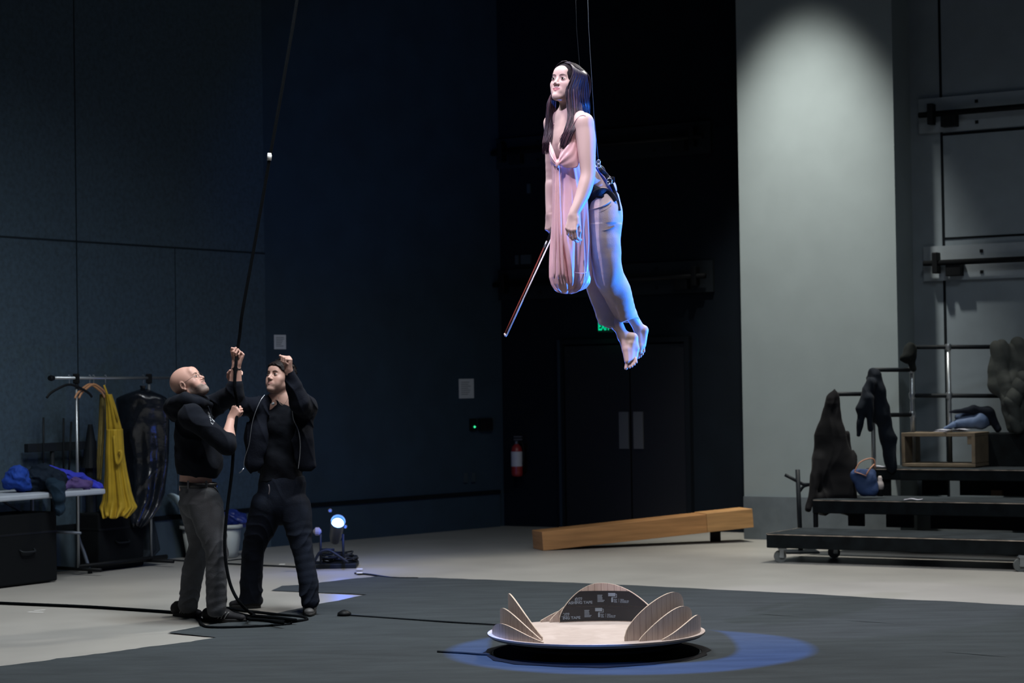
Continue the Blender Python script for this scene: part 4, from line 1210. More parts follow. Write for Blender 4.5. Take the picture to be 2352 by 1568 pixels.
def head_tint(h, skin, lip, extra=None, lift=0.6):
    """vertex tint on the head: lips, and the caller's own hair shadow"""
    def fn(V):
        p = (np.asarray(V, np.float32)-vec(h.c))@h.M/h.sc
        c = np.tile(np.array(skin, np.float32), (len(p), 1))
        cy = -.0632
        a = ((np.abs(p[:, 0])/.0265)**2+((p[:, 2]-cy-.15*np.abs(p[:, 0])*lift)/.0100)**2)
        w = np.clip((1.15-a)/.35, 0, 1)*(p[:, 1] > .07)*(p[:, 1] < .13)
        c += w[:, None]*(np.array(lip, np.float32)-c)
        ln_ = np.exp(-((p[:, 2]+.0628-.10*np.abs(p[:, 0])*lift)/.0011)**2)*(np.abs(p[:, 0]) < .027)*(p[:, 1] > .07)*.7*(np.abs(p).max(1) < .12)  # paints the shade of the groove between the lips
        c *= 1-ln_[:, None]*np.array([.7, .85, .85], np.float32)
        ch = np.exp(-(((np.abs(p[:, 0])-.043)/.02)**2+((p[:, 2]+.035)/.022)**2))*(p[:, 1] > .03)*.25
        c *= 1-ch[:, None]*np.array([0, .22, .18], np.float32)
        if extra: c = extra(p, c)
        return c
    return fn
M_eyew = mat('eye_white', (.62, .60, .60), .25); M_iris_b = mat('brown_iris', (.035, .018, .010), .2); M_pupil = mat('pupil', (.003, .003, .003), .15)
M_lash = mat('lash', (.012, .008, .008), .8)
def eyes(h, parent, iris, look=(0, 0), openz=.0062, browcol=None, browr=.0028, w=.0145, male=True):
    for s in (-1, 1):
        c = (s*.0315, .0760, -.0012); Rb = .0143
        def pt(a, b_, dr=0):
            """a,b in metres on the lid sphere"""
            al, be = a/Rb, b_/Rb
            return h(c[0]+(Rb+dr)*math.sin(al)*math.cos(be), c[1]+(Rb+dr)*math.cos(al)*math.cos(be), c[2]+(Rb+dr)*math.sin(be))
        def top(t): return openz*(1-abs(t)**2.2)+.0008*t*s
        def bot(t): return -openz*.72*(1-abs(t)**2)+.0008*t*s
        b = MB(); b.grid(lambda u, v: pt((u*2-1)*w, bot(u*2-1)+(top(u*2-1)-bot(u*2-1))*v, .0004), 14, 6)
        e = b.build('eye', M_eyew, parent, True)
        def disc(rad, dr, m, nm):
            b = MB(); vs = [pt(look[0], look[1], dr)]; n = 20
            for i in range(n):
                a = 2*PI*i/n; x = look[0]+rad*math.cos(a); z = look[1]+rad*math.sin(a)
                t = max(-1, min(1, x/w)); z = max(bot(t), min(top(t), z)); vs.append(pt(x, z, dr))
            b.add(vs, [(0, 1+i, 1+(i+1) % n) for i in range(n)]); b.build(nm, m, e, True)
        disc(.0056, .0009, iris, 'iris'); disc(.0026, .0013, M_pupil, 'pupil')
        b = MB(); b.tube([pt(t/8*w*1.06, top(t/8)+.0004, .001) for t in range(-8, 9)], [.0004+.0009*(1-abs(t/8)**3) for t in range(-8, 9)], 6); b.build('eyelashes', M_lash, e, True)
        b = MB(); b.tube([pt(t/8*w, bot(t/8)-.0002, .0006) for t in range(-8, 9)], .0004, 5); b.build('lower_lid_line', M_lash, e, True)
        if browcol:
            hp0 = head_prims(h, male)[:26]
            def hs_(x, z):
                ys = np.linspace(.125, .03, 120); pp = np.array([h(x, y, z) for y in ys], np.float32)
                f_ = field(hp0, pp); return ys[int(np.argmax(f_ < 0))]
            pts = [h(s*x, hs_(s*x, z)+.0004, z) for x, y, z in ((.012, .0900, .0170), (.020, .0900, .0205), (.030, .0860, .0230), (.039, .0795, .0225), (.047, .0705, .0185))]
            pts = crv(pts, 4); n_ = len(pts)
            b = MB(); b.tube(pts, [browr*(.55+.6*math.sin(PI*min(1, .15+i/n_*.9))) for i in range(n_)], 8, flat=(1, .6)); b.build('eyebrow', browcol, parent, True)
def hand_prims(wrist, direc, back, thumb_side, curl=(.5, .6, .4), thumb=(.5, .4), sc=1.0, spread=0.0, finger_curls=None, kf=.0035):
    """direc wrist->knuckles; back = out of the back of the hand; thumb_side +1/-1 along direc x back"""
    y = Vector(direc).normalized(); z = (Vector(back)-y*Vector(back).dot(y)).normalized(); x = y.cross(z)*thumb_side
    w = Vector(wrist)
    def L(a, b_, c): return w+(x*a+y*b_+z*c)*sc
    pr = []
    xs = (.030, .0105, -.0095, -.028); ks = (.088, .091, .086, .078)
    pr.append(cap_(L(.002, -.03, 0), L(.003, .012, 0), .026*sc, .027*sc, .01, 1, (z, .72)))
    for xi, yi in zip(xs, ks):
        pr.append(cap_(L(xi*.55, .01, 0), L(xi, yi, .0), .0155*sc, .0125*sc, .014*sc, 1))
    pr.append(cap_(L(.020, .022, -.008), L(.030, .05, -.008), .017*sc, .012*sc, .012*sc))
    pr.append(cap_(L(-.018, .02, -.006), L(-.024, .06, -.006), .014*sc, .012*sc, .012*sc))
    ln = ((.044, .026, .022), (.049, .030, .023), (.045, .028, .022), (.035, .021, .020))
    tips = []
    for i in range(4):
        cu = finger_curls[i] if finger_curls else curl
        p = L(xs[i], ks[i], .001); ang = 0; sp = spread*(1.5-i)*.12
        rr_ = (.0092, .0096, .0091, .0082)[i]*sc
        for j in range(3):
            ang += cu[j]
            d = (y*math.cos(ang)-z*math.sin(ang)+x*sp).normalized()
            q = p+d*ln[i][j]*sc
            pr.append(cap_(p, q, rr_*(1-.07*j), rr_*(1-.07*(j+1)), kf*sc if j else .006*sc)); p = q
        tips.append((p, d))
    t0 = L(.022, .022, -.004); a, b_ = thumb
    d1 = (y*math.cos(a)+x*math.sin(a)*.85-z*.45).normalized(); t1 = t0+d1*.044*sc
    d2 = (y*math.cos(a*.6)+x*math.sin(a)*.3-z*b_).normalized(); t2 = t1+d2*.032*sc
    d3 = (y*math.cos(a*.4)-x*b_*.6-z*b_).normalized(); t3 = t2+d3*.024*sc
    pr += [cap_(t0, t1, .0155*sc, .0115*sc, .010*sc), cap_(t1, t2, .0115*sc, .0105*sc, .004*sc), cap_(t2, t3, .0105*sc, .0085*sc, .003*sc)]
    return pr, L, tips
def shoe(parent, heel, toe, up, m_up, m_sole, h=.09, w=.048, stripes=None, side=None):
    """trainer from heel to toe; one mesh upper, a sole, laces"""
    heel, toe = Vector(heel), Vector(toe); d = (toe-heel).normalized(); L_ = (toe-heel).length; r = d.cross(Vector(up)).normalized(); u = r.cross(d)
    def q(x, y, z): return heel+d*x*L_+r*y+u*z
    pr = [cap_(q(.10, 0, .055), q(.5, 0, .05), .043, .043, .02, 1, (r, .92)), cap_(q(.5, 0, .045), q(.88, .004, .032), .045, .032, .03, 1, (u, .8)),
          cap_(q(.22, 0, .06), q(.28, 0, h+.03), .042, .044, .02), plane_(q(0, 0, .018), -u, .006), plane_(q(.25, 0, h+.02), u+d*-.15, .004)]
    o = sdf_obj('shoe', pr, .004, m_up, parent)
    b = MB(); n = 28; ring = []
    for i in range(n):
        a = 2*PI*i/n; x = .5+.52*math.cos(a); yy = w*math.sin(a)*(1.0 if math.cos(a) > 0 else .84)*(1-.12*math.cos(a)**2)
        ring.append((x, yy))
    for z in (.0, .006, .022, .028): b.v += [tuple(q(x*(1 if z else .99), y_*(1.0 if z > .003 else .95), z+(.010 if x > .9 and z < .01 else 0))) for x, y_ in ring]
    for i in range(3):
        for j in range(n): b.f.append((i*n+j, i*n+(j+1) % n, (i+1)*n+(j+1) % n, (i+1)*n+j))
    b.f.append(tuple(range(n))[::-1]); b.f.append(tuple(range(3*n, 4*n)))
    b.build('sole', m_sole, o, True)
    b = MB()
    for i in range(4):
        x = .42+.09*i; zz_ = .098-.013*i; b.tube([q(x, -.028, zz_-.012), q(x+.02, 0, zz_+.006), q(x, .028, zz_-.012)], .0028, 6)
    b.build('laces', mat('dark_laces', (.02, .02, .022), .8), o, True)
    if stripes:
        for i in range(3):
            x = .40+.075*i; b = MB()
            pts = [q(x+.10*t, stripes*(.047-.010*t*t), .030+.045*t) for t in (0, .25, .5, .75, 1)]
            b.tube(pts, .006, 6, flat=(.25, 1), up=r); b.build('stripe', mat('shoe_stripe', (.45, .45, .45), .6), o, True)
    return o

# ------------------------------------------------------------------ the flying performer
SK = (.64, .46, .42); LIP = (.50, .20, .22)
M_skin = mat('fair_skin', SK, .48, attr='tint', bump=.03, bscale=300, spec=.4)
YW = 12.4
def lat(px, py, o): return P(px, py, YW+o)
hips = lambda px, py, o: P(px, py, YW+.12+o)
w_root = root('person', P(1330, 674, YW), 'long-haired person flying on wires in pink satin dress and beige trousers', 'person')
hw = Fr(P(1303, 191, YW-.0), (-.60, -.76, .20), (0, 0, 1), 1.05, roll=R(-4))
bodyw = []
hd = head_prims(hw, False, 1.25)
# torso
Fw = Vector((-.8, -.6, 0)); Lw = Vector((.6, -.8, 0))
neck_t = hw(0, -.012, -.06); neck_b = P(1308, 268, YW+.02)
tor = []
tor += [cap_(neck_t, neck_b, .046, .050, .02)]
shL, shR = P(1341, 282, YW-.155), P(1268, 283, YW+.165)
tor += [cap_(neck_b, P(1316, 290, YW+.02), .060, .085, .05)]
tor += [cap_(shL*.80+neck_b*.20, shR*.80+neck_b*.20, .048, .048, .05)]
chest = P(1314, 322, YW+.015); waist = P(1328, 398, YW+.04); pelv = P(1383, 468, YW+.13)
tor += [cap_(P(1317, 300, YW+.02), chest, .125, .128, .04, 1, (Fw, .72)), cap_(chest, waist, .128, .105, .04, 1, (Fw, .78)), cap_(waist, P(1374, 440, YW+.12), .105, .112, .04, 1, (Fw, .85))]
br1, br2 = P(1300, 338, YW-.11), P(1276, 340, YW+.05)
tor += [ell_(P(1302, 340, YW-.10), (.052, .052, .055), .03), ell_(P(1280, 343, YW+.05), (.052, .052, .055), .03)]
# arms
elL = P(1350, 398, YW-.20); wrL = P(1317, 494, YW-.26)
armL = limb([shL, P(1346, 320, YW-.17), P(1348, 355, YW-.185), elL, P(1345, 425, YW-.215), P(1337, 450, YW-.23), P(1326, 475, YW-.25), wrL], [.056, .055, .0495, .0425, .0425, .0385, .031, .0265])
armL += [cap_(P(1322, 262, YW-.04), shL, .035, .045, .03)]
hL, LL, tipsL = hand_prims(wrL, P(1311, 530, YW-.275)-wrL, (-.55, -.83, .1), -1, (.55, .75, .45), (.45, .35), .98, .3, kf=.0025)
elR = P(1268, 402, YW+.20); wrR = P(1264, 492, YW+.16)
armR = limb([shR, elR, P(1267, 428, YW+.19), P(1265, 460, YW+.18), wrR], [.047, .037, .037, .031, .0255])
armR += [cap_(P(1294, 262, YW+.05), shR, .035, .040, .03)]
hR, LR, tipsR = hand_prims(wrR, P(1262, 540, YW+.155)-wrR, (-.75, -.55, 0), 1, (.95, 1.25, .8), (.55, .5), .95, 0, kf=.0025)
# legs under the trousers and the bare feet
ankF = P(1417, 748, YW+.20); ankN = P(1462, 744, YW+.28)
legs_in = chain([P(1372, 470, YW+.18), P(1372, 610, YW+.24), P(1396, 700, YW+.235), ankF], [.065, .045, .040, .034], .01)
legs_in += chain([P(1388, 470, YW+.08), P(1401, 620, YW+.10), P(1428, 690, YW+.19), ankN], [.065, .045, .040, .032], .01)
legs_in += [cap_(P(1374, 440, YW+.12), P(1378, 480, YW+.12), .105, .095, .03)]
def foot(ank, heel, ball, toe, solen, rr_=1.0):
    """pointed bare foot: ankle, heel, ball, toes"""
    pr = [cap_(ank, ank.lerp(heel, .62), .034*rr_, .032*rr_, .02), ell_(heel, (.030*rr_,)*3, .02), cap_(ank, ball.lerp(ank, .35)-solen*.012, .034*rr_, .030*rr_, .025),
          cap_(heel, ball, .029*rr_, .030*rr_, .03), cap_(ank.lerp(ball, .5), ball, .03*rr_, .028*rr_, .03)]
    d = (toe-ball).normalized(); sd_ = d.cross(solen).normalized()
    for i in range(5):
        t = (i-2)/2; o_ = ball+sd_*t*.026*rr_; ln_ = (.048, .046, .041, .035, .028)[i]*rr_
        r0 = (.0135, .0098, .0092, .0088, .0085)[i]*rr_
        base_ = o_+d*.012; tip_ = base_+d*ln_*.75+solen*.008
        pr += [cap_(o_-d*.02, base_, .018*rr_, r0*1.05, .012), cap_(base_, tip_, r0, r0*.85, .002)]
    return pr
fF = foot(P(1424, 758, YW+.20), P(1459, 776, YW+.20), P(1443, 826, YW+.17), P(1438, 848, YW+.16), Vector((.82, -.35, -.35)).normalized())
fN = foot(P(1459, 742, YW+.28), P(1481, 757, YW+.30), P(1473, 800, YW+.29), P(1467, 818, YW+.28), Vector((.85, -.1, -.4)).normalized(), .97)
fF = [cap_(P(1420, 748, YW+.20), P(1431, 772, YW+.20), .033, .030, .006), cap_(P(1431, 772, YW+.20), P(1453, 775, YW+.205), .030, .030, .02), cap_(P(1431, 772, YW+.20), P(1438, 802, YW+.18), .030, .024, .01), cap_(P(1438, 802, YW+.18), P(1441, 828, YW+.165), .024, .0185, .008),
      cap_(P(1455, 777, YW+.205), P(1461, 800, YW+.20), .026, .019, .012), cap_(P(1461, 800, YW+.20), P(1459, 822, YW+.19), .019, .0145, .01), cap_(P(1450, 790, YW+.19), P(1450, 824, YW+.175), .024, .016, .02)]
for (x0, y0, x1, y1, rr_) in ((1441, 830, 1438, 845, .0110), (1446.5, 831, 1446, 843, .0078), (1451.5, 830, 1451.5, 841, .0074), (1456, 827, 1457, 837, .0070), (1460.5, 823, 1462, 832, .0066)):
    fF += [cap_(P(x0, y0, YW+.175), P(x1, y1, YW+.165), rr_*1.12, rr_, .0035)]
fN = [cap_(P(1456, 735, YW+.28), P(1466, 752, YW+.285), .031, .028, .006), cap_(P(1466, 752, YW+.285), P(1478, 757, YW+.29), .028, .0275, .015), cap_(P(1466, 755, YW+.285), P(1470, 795, YW+.285), .028, .022, .01), cap_(P(1479, 760, YW+.29), P(1477, 792, YW+.29), .026, .018, .012), cap_(P(1470, 795, YW+.285), P(1470, 808, YW+.28), .022, .015, .01)]
for (x0, y0, x1, y1, rr_) in ((1468, 808, 1466, 820, .0100), (1472, 807, 1471.5, 818, .0075), (1476, 803, 1476, 813, .0070), (1479, 798, 1479.5, 807, .0066)):
    fN += [cap_(P(x0, y0, YW+.285), P(x1, y1, YW+.28), rr_*1.1, rr_, .0035)]
allw = tor+armL+armR+hL+hR+legs_in+fF+fN+hd
hair_shadow = None
tw = head_tint(hw, SK, LIP, None, 1.0)
def w_col(V):
    c = tw(V); p = np.asarray(V)
    return c
sdf_obj('body', allw, .0045, M_skin, w_root, None, [(sph_region(hw.c, .145), .0019), (sph_region(LL(0, .09, 0), .105), .0019), (sph_region(LR(0, .07, 0), .10), .0022), (sph_region(P(1450, 800, YW+.2), .15), .0026)], w_col)
eyes(hw, w_root, M_iris_b, (-.0014, .0012), .0058, mat('dark_brow_hair', (.10, .06, .06), .9), .0024, male=False)

# hair: scalp shell plus long locks
M_hair = mat('dark_brown_hair', (.020, .012, .024), .45, spec=.32, var=.35, scale=30, stretch=(1, 1, .1))
M_hair2 = mat('plum_hair_ends', (.10, .05, .07), .5, spec=.35)
hs = head_prims(hw, False, 1.0)[:3]
hs += [plane_(hw(0, .055, .0), (hw.f*1.0-hw.u*.42), .01)]
hs += [plane_(hw(0, 0, -.05), -hw.u, .01), hw.e((0, .10, -.030), (.062, .075, .100), .012, -1)]
hair = sdf_obj('hair', hs, .004, mat('hair_roots', (.010, .007, .010), .7, spec=.2), w_root, lambda p: .0015*wav(p, 160, 0)-.008, slack=.012)
rnd = random.Random(11)
def locks(n, root_fn, path_fn, mm, rad=(.0012, .0026), nm='hair_lock'):
    b = MB()
    for i in range(n):
        u = (i+rnd.random())/n
        pts = crv(path_fn(u, rnd), 5); k = len(pts); r0 = rnd.uniform(*rad)
        b.tube(pts, [r0*(.8+.5*math.sin(PI*min(1, j/k*1.15)))*(1 if j < k*.85 else max(.15, 1-(j-k*.85)/(k*.16))) for j in range(k)], 5, flat=(1.3, .8))
    return b.build(nm, mm, hair, True)
def jit(r_, a=.004): return Vector((r_.uniform(-a, a), r_.uniform(-a, a), r_.uniform(-a, a)))
# near side (her left): from the parting over the head down behind and in front of the shoulder
def near_path(u, r_):
    # u = 0 front edge beside the face .. 1 back edge
    top = hw(-.006-.01*r_.random(), .062-.085*u, .108+.012*math.sin(PI*min(1, u*1.1))-.01*(1-u))
    mid = hw(-.074-.012*math.sin(PI*u)-.006*r_.random(), .058-.125*u, .035+.02*u)
    j = r_.uniform(-1, 1)*3
    dd = r_.uniform(0, .03)
    ear = P(1303+47*u+j, 205, YW-.108+.13*u*u+dd)
    sh = P(1305+47*u+j, 240, YW-.125+.16*u*u+dd)
    if u < .60:
        a = u/.6
        e1 = P(1307+26*a+j, 270, YW-.155+.03*a); e2 = P(1299+19*a+j, 298, YW-.185); e3 = P(1286+14*a+j, 333+r_.uniform(-14, 10), YW-.180)
        return [top, hw(-.052, .060-.11*u, .085), mid, ear+jit(r_), sh+jit(r_), e1+jit(r_), e2+jit(r_, .003), e3]
    e1 = P(1344+9*(u-.6)/.4+j, 262+r_.uniform(-6, 8), YW+.02+.06*u)
    return [top, hw(-.052, .060-.125*u, .088), mid, ear+jit(r_), sh+jit(r_), e1]
locks(620, None, near_path, M_hair)
locks(110, None, lambda u, r_: near_path(u*.60, r_)[3:], M_hair2, (.0012, .0022), 'lighter_hair_ends')
def far_path(u, r_):
    top = hw(-.004+.012*r_.random(), .066-.07*u, .106+.01*math.sin(PI*u))
    mid = hw(.070+.010*math.sin(PI*u), .050-.08*u, .035)
    j = r_.uniform(-1, 1)*2
    return [top, hw(.045, .060-.08*u, .085), mid, P(1266+11*u+j*.5, 215, YW+.06+.05*u), P(1259+14*u+j, 240, YW+.05+.05*u)+jit(r_), P(1256+19*u+j, 272, YW+.04+.05*u)+jit(r_), P(1252+16*u+j, 306, YW+.02)+jit(r_), P(1246+15*u+j, 343+r_.uniform(-14, 12), YW-.01)]
locks(330, None, far_path, M_hair)
locks(90, None, lambda u, r_: far_path(u, r_)[3:], M_hair2, (.0012, .0022), 'lighter_hair_ends')
# back of the head
def back_path(u, r_):
    a = -1+2*u
    return [hw(a*.02, -.04, .118), hw(a*.06, -.10, .075), hw(a*.075, -.118, .01), hw(a*.075, -.115, -.06), P(1340+6*a, 258, YW+.10+a*.05)]
locks(260, None, back_path, M_hair)

# trousers
M_tr = mat('beige_trousers', (.56, .44, .40), .8, sheen=.2, var=.05, scale=30, bump=.12, bscale=160)
tr = [cap_(P(1379, 452, YW+.12), P(1384, 500, YW+.13), .110, .112, .03, 1, (Vector((0, 1, 0)), 1.25)), plane_(P(1380, 430, YW+.1), (.35, 0, 1), .01)]
tr += chain([P(1391, 490, YW+.05), P(1394, 560, YW+.06), P(1401, 625, YW+.10), P(1421, 680, YW+.18), P(1446, 745, YW+.27)], [.090, .083, .086, .082, .066], .02)
tr += chain([P(1368, 490, YW+.21), P(1368, 560, YW+.23), P(1368, 625, YW+.24), P(1385, 690, YW+.235), P(1404, 762, YW+.22)], [.085, .078, .075, .068, .052], .015)
tr_n = (P(1443, 742, YW+.27)-P(1421, 680, YW+.18)).normalized()
tr += [plane_(P(1398, 753, YW+.22), (.20, 0, -1), .002), plane_(P(1444, 741, YW+.27), (-.14, -.1, -1), .002) ]
def trd(p):
    f = .0035*np.sin(p[:, 0]*34+p[:, 1]*21+np.sin(p[:, 2]*7)*1.5)
    return f*(p[:, 2] < 2.5)+.0015*wav(p, 40, 1)
# only the near leg may reach the lower hem
tro = sdf_obj('trousers', chain(crv([P(1387, 490, YW+.05), P(1389, 560, YW+.05), P(1397, 625, YW+.09), P(1420, 680, YW+.17), P(1446, 752, YW+.27)], 5), [float(x) for x in np.interp(np.linspace(0, 4, 21), range(5), [.092, .090, .088, .081, .066])], .006)+[dict(tr[0], k=.07)]+[tr[1]]
      +[cap_(P(1444, 760, YW+.27), P(1435, 720, YW+.235), .058, .050, .003, -1), plane_(P(1443, 739, YW+.27), (.27, -.1, -1), .002)], .004, M_tr, w_root, trd)
tro2 = sdf_obj('trouser_leg', chain(crv([P(1372, 490, YW+.19), P(1368, 560, YW+.21), P(1369, 625, YW+.235), P(1385, 690, YW+.235), P(1405, 768, YW+.22)], 5), [float(x) for x in np.interp(np.linspace(0, 4, 21), range(5), [.090, .082, .078, .070, .056])], .006)
      +[cap_(P(1408, 775, YW+.22), P(1394, 725, YW+.23), .049, .040, .003, -1), plane_(P(1399, 752, YW+.22), (-.30, 0, -1), .002)], .004, M_tr, w_root, trd)
# waistband, pocket flap and pocket seams on the near hip
b = MB(); 
def hipline(pts, r, nm, m, flat=(1, .5)):
    b = MB(); b.tube(crv([P(*q) for q in pts], 5), r, 8, flat=flat); return b.build(nm, m, w_root, True)
trf = limb([P(1387, 490, YW+.05), P(1389, 560, YW+.05), P(1397, 625, YW+.09)], [.092, .090, .088])+[dict(tr[0], k=.07)]
SM = mat('trouser_seam', (.22, .16, .13), .9)
for pts_, rr_, nm_, mm_ in (([(1353, 529), (1370, 531), (1388, 529), (1403, 524), (1412, 519)], .0024, 'pocket_seam', SM), ([(1354, 493), (1370, 490), (1386, 484), (1398, 477), (1404, 472)], .0024, 'pocket_edge', SM), ([(1354, 482), (1366, 479), (1380, 475), (1394, 468), (1402, 462)], .009, 'waist_fold', M_tr)):
    b = MB(); b.tube(crv([onsurf(x, y, trf, 12.0, 13.0, .001) for x, y in pts_], 5), rr_, 8, flat=(1, .5)); b.build(nm_, mm_, w_root, True)

bodyf = tor+armL+armR
def sstrap(pts, r, nm, flat, m, par, prims=bodyf, Ya=11.9, Yb=12.9, off=.001, disp=None):
    b = MB(); b.tube(crv([onsurf(x, y, prims, Ya, Yb, off, disp) for x, y in pts], 5), r, 8, flat=flat, up=(0, 1, 0)); return b.build(nm, m, par, True)
# harness
M_har = mat('black_webbing', (.010, .012, .018), .6, bump=.3, bscale=120)
har = [cap_(P(1360, 436, YW+.01), P(1388, 424, YW+.05), .088, .088, .02), cap_(P(1380, 395, YW+.10), P(1388, 424, YW+.08), .05, .085, .03)]
def strap(pts, r, nm='harness_strap', flat=(1, .3), m=None, par=None):
    b = MB(); b.tube(crv([P(*q) for q in pts], 6), r, 8, flat=flat, up=(0, 1, 0)); return b.build(nm, m or M_har, par or w_root, True)
hb = root_h = None
har_o = sdf_obj('harness', [cap_(P(1362, 440, YW+.06), P(1386, 436, YW+.12), .112, .112, .02, 1, (Vector((.75, 0, 1)).normalized(), .40)), cap_(P(1374, 395, YW+.07), P(1378, 430, YW+.09), .045, .085, .03, 1, (Vector((0, 1, 0)), 1.0))], .005, M_har, w_root, lambda p: .003*wav(p, 70, 0))
hsf = trf+tor+[cap_(P(1362, 440, YW+.06), P(1386, 436, YW+.12), .112, .112, .02, 1, (Vector((.75, 0, 1)).normalized(), .40)), cap_(P(1374, 395, YW+.07), P(1378, 430, YW+.09), .045, .085, .03)]
def hstrap(pts, r, nm, m=M_har, fl=(1, .3)):
    return sstrap(pts, r, nm, fl, m, har_o, hsf, 12.0, 13.0, .002)
hstrap([(1353, 480), (1356, 462), (1364, 447), (1378, 440), (1392, 441), (1404, 450), (1412, 463)], .022, 'leg_loop')
hstrap([(1370, 372), (1378, 388), (1392, 402), (1402, 420), (1410, 440), (1417, 462), (1421, 484)], .014, 'back_strap')
hstrap([(1368, 384), (1376, 398), (1388, 412), (1400, 432), (1409, 454)], .008, 'side_strap', mat('blue_webbing', (.02, .04, .20), .5))
M_bk = mat('harness_metal', (.5, .52, .55), .25, .9)
for px, py, s in ((1375, 372, .020), (1376, 381, .018), (1400, 416, .030), (1397, 421, .018), (1359, 432, .014)):
    b = MB(); q = P(px, py, YW-.04); b.tube([q+Vector((math.cos(a)*s*.5, 0, math.sin(a)*s*.6)) for a in [2*PI*i/12 for i in range(13)]], .0035, 6); b.build('buckle', M_bk, har_o, True)
b = MB(); b.box(P(1405, 413, YW+.0), (.034, .02, .036), bev=.005); b.build('pivot_plate', M_har, har_o)

# dress: a loose satin slip hanging from the bust
M_sat = mat('pink_satin', (.82, .52, .54), .34, spec=.55, sheen=.25, var=.05, scale=5)
rows = [(369, 1264, 1336, -.01, .138), (380, 1268, 1338, -.005, .13), (400, 1270, 1342, -.005, .125), (440, 1271, 1350, -.005, .13), (500, 1271, 1352, -.01, .125), (560, 1269, 1353, -.01, .12), (610, 1267, 1353, -.01, .12), (636, 1268, 1351, -.01, .11), (652, 1273, 1346, -.01, .095), (664, 1281, 1337, -.01, .065), (671, 1290, 1322, -.01, .035), (672, 1300, 1312, -.01, .012)]
ysd = [r[0] for r in rows]
def satin(u, v):
    py = ysd[0]+(ysd[-1]-ysd[0])*v
    l, r, yo, dp = [interp(py, ysd, [q[i] for q in rows]) for i in (1, 2, 3, 4)]
    a = 2*PI*u; c = (l+r)/2; hw_ = (r-l)/2/FPX*YW
    # soft pleats gathered at the knot, opening downwards, tucked under at the hem
    t = min(1, max(0, (py-372)/180)); kx = (1281-c)/max(1, (r-l)/2)
    ph = a+.30*t*math.sin(a*2+1)
    pl = math.sin(ph*9+1.2*math.sin(py/60))*.55+math.sin(ph*5+2+py/170)*.75+.35*math.sin(ph*17+py/90)
    am = .004+.0125*t+.006*max(0, (py-610)/50)
    pl = (abs(pl)**.8)*math.copysign(1, pl)
    front = max(0, -math.sin(a))
    x = math.cos(a)*hw_; y = math.sin(a)*dp
    n = Vector((math.cos(a), math.sin(a), 0)).normalized()
    # deep centre fold running down from the knot
    fx = c+math.cos(a)*(r-l)/2; cf = interp(py, [345, 375, 460, 560, 620, 672], [1281, 1281, 1284, 1291, 1302, 1310])
    dcf = fx-cf
    deep = -.030*math.exp(-(dcf/4.0)**2)*min(1, max(0, (py-395)/60))+.014*math.exp(-((dcf+8)/5.0)**2)*min(1, max(0, (py-365)/30))+.012*math.exp(-((dcf-9)/6)**2)*min(1, max(0, (py-450)/80))
    q = P(c, py, YW+yo)+Vector((x, y, 0))
    off = am*pl*(1 if py > 372 else .25)
    q += n*off*Vector((.35*(1-abs(math.cos(a))**3)+.12, 1, 0)).length*.75
    q.y -= deep*front*1.0
    # bust
    if py < 385:
        for bx, by, hh in ((1306, 352, .020), (1271, 354, .014)):
            q.y -= hh*math.exp(-((fx-bx)/17)**2-((py-by)/18)**2)*front
    z = .006*math.sin(a*4+1)*max(0, (py-640)/30)
    return q+Vector((0, 0, z))
b = MB(); b.grid(satin, 260, 150, True)
dress = b.build('dress', M_sat, w_root, True)
solid(dress, .002)
# bodice: V neckline cups over the bust, made as shaped cloth panels
def cup(pts_top, pts_bot, nm, pleat=0):
    n = 26
    T = crv([P(*q) for q in pts_top], 8); Bm = crv([P(*q) for q in pts_bot], 8)
    def at(c, u): f = u*(len(c)-1); i = min(int(f), len(c)-2); return c[i].lerp(c[i+1], f-i)
    def fn(u, v):
        q = at(T, u).lerp(at(Bm, u), v)
        bul = .024*math.sin(PI*v)*math.sin(PI*u)
        rip = .0028*math.sin(v*22+u*4)*math.sin(PI*v)*(1-u*.3)
        return q+Vector((-.35, -.9, .1))*(bul+rip)
    b = MB(); b.grid(fn, 36, 36); o = b.build(nm, M_sat, dress, True); solid(o, .002); return o
cup([(1281, 374, YW-.150), (1287, 352, YW-.158), (1297, 330, YW-.165), (1307, 312, YW-.170), (1314, 300, YW-.172)], [(1283, 378, YW-.152), (1296, 384, YW-.168), (1312, 386, YW-.172), (1328, 380, YW-.160), (1333, 340, YW-.14)], 'bodice_cup')
cup([(1281, 374, YW-.150), (1276, 358, YW-.138), (1271, 344, YW-.12), (1266, 332, YW-.09), (1263, 326, YW-.07)], [(1280, 379, YW-.150), (1275, 380, YW-.14), (1269, 376, YW-.12), (1264, 366, YW-.08), (1261, 345, YW-.04)], 'bodice_cup')
sstrap([(1314, 306), (1316, 295), (1319, 284), (1324, 275), (1331, 268), (1338, 265), (1345, 267)], .0050, 'shoulder_strap', (1, .5), M_sat, dress)
sstrap([(1266, 330), (1267, 312), (1270, 295), (1273, 285)], .0050, 'shoulder_strap', (1, .5), M_sat, dress)
b = MB(); b.tube(crv([P(1281, 368, YW-.160), P(1281, 376, YW-.172), P(1280, 384, YW-.168)], 4), [.008, .012, .013, .014, .013, .012, .012, .011, .010], 10); b.build('knot', M_sat, dress, True)
for k, (x0, x1, x2, x3) in enumerate(((1279, 1277, 1275, 1273), (1282, 1281, 1281, 1284), (1283, 1284, 1288, 1294))):
    b = MB(); b.tube(crv([P(x0, 380, YW-.160), P(x1, 440, YW-.158), P(x2, 540, YW-.152), P(x3, 640, YW-.135)], 8), [.006]*6+[.008]*6+[.009]*6+[.009]*5+[.008, .004], 8, flat=(1, .8)); b.build('front_pleat', M_sat, dress, True)
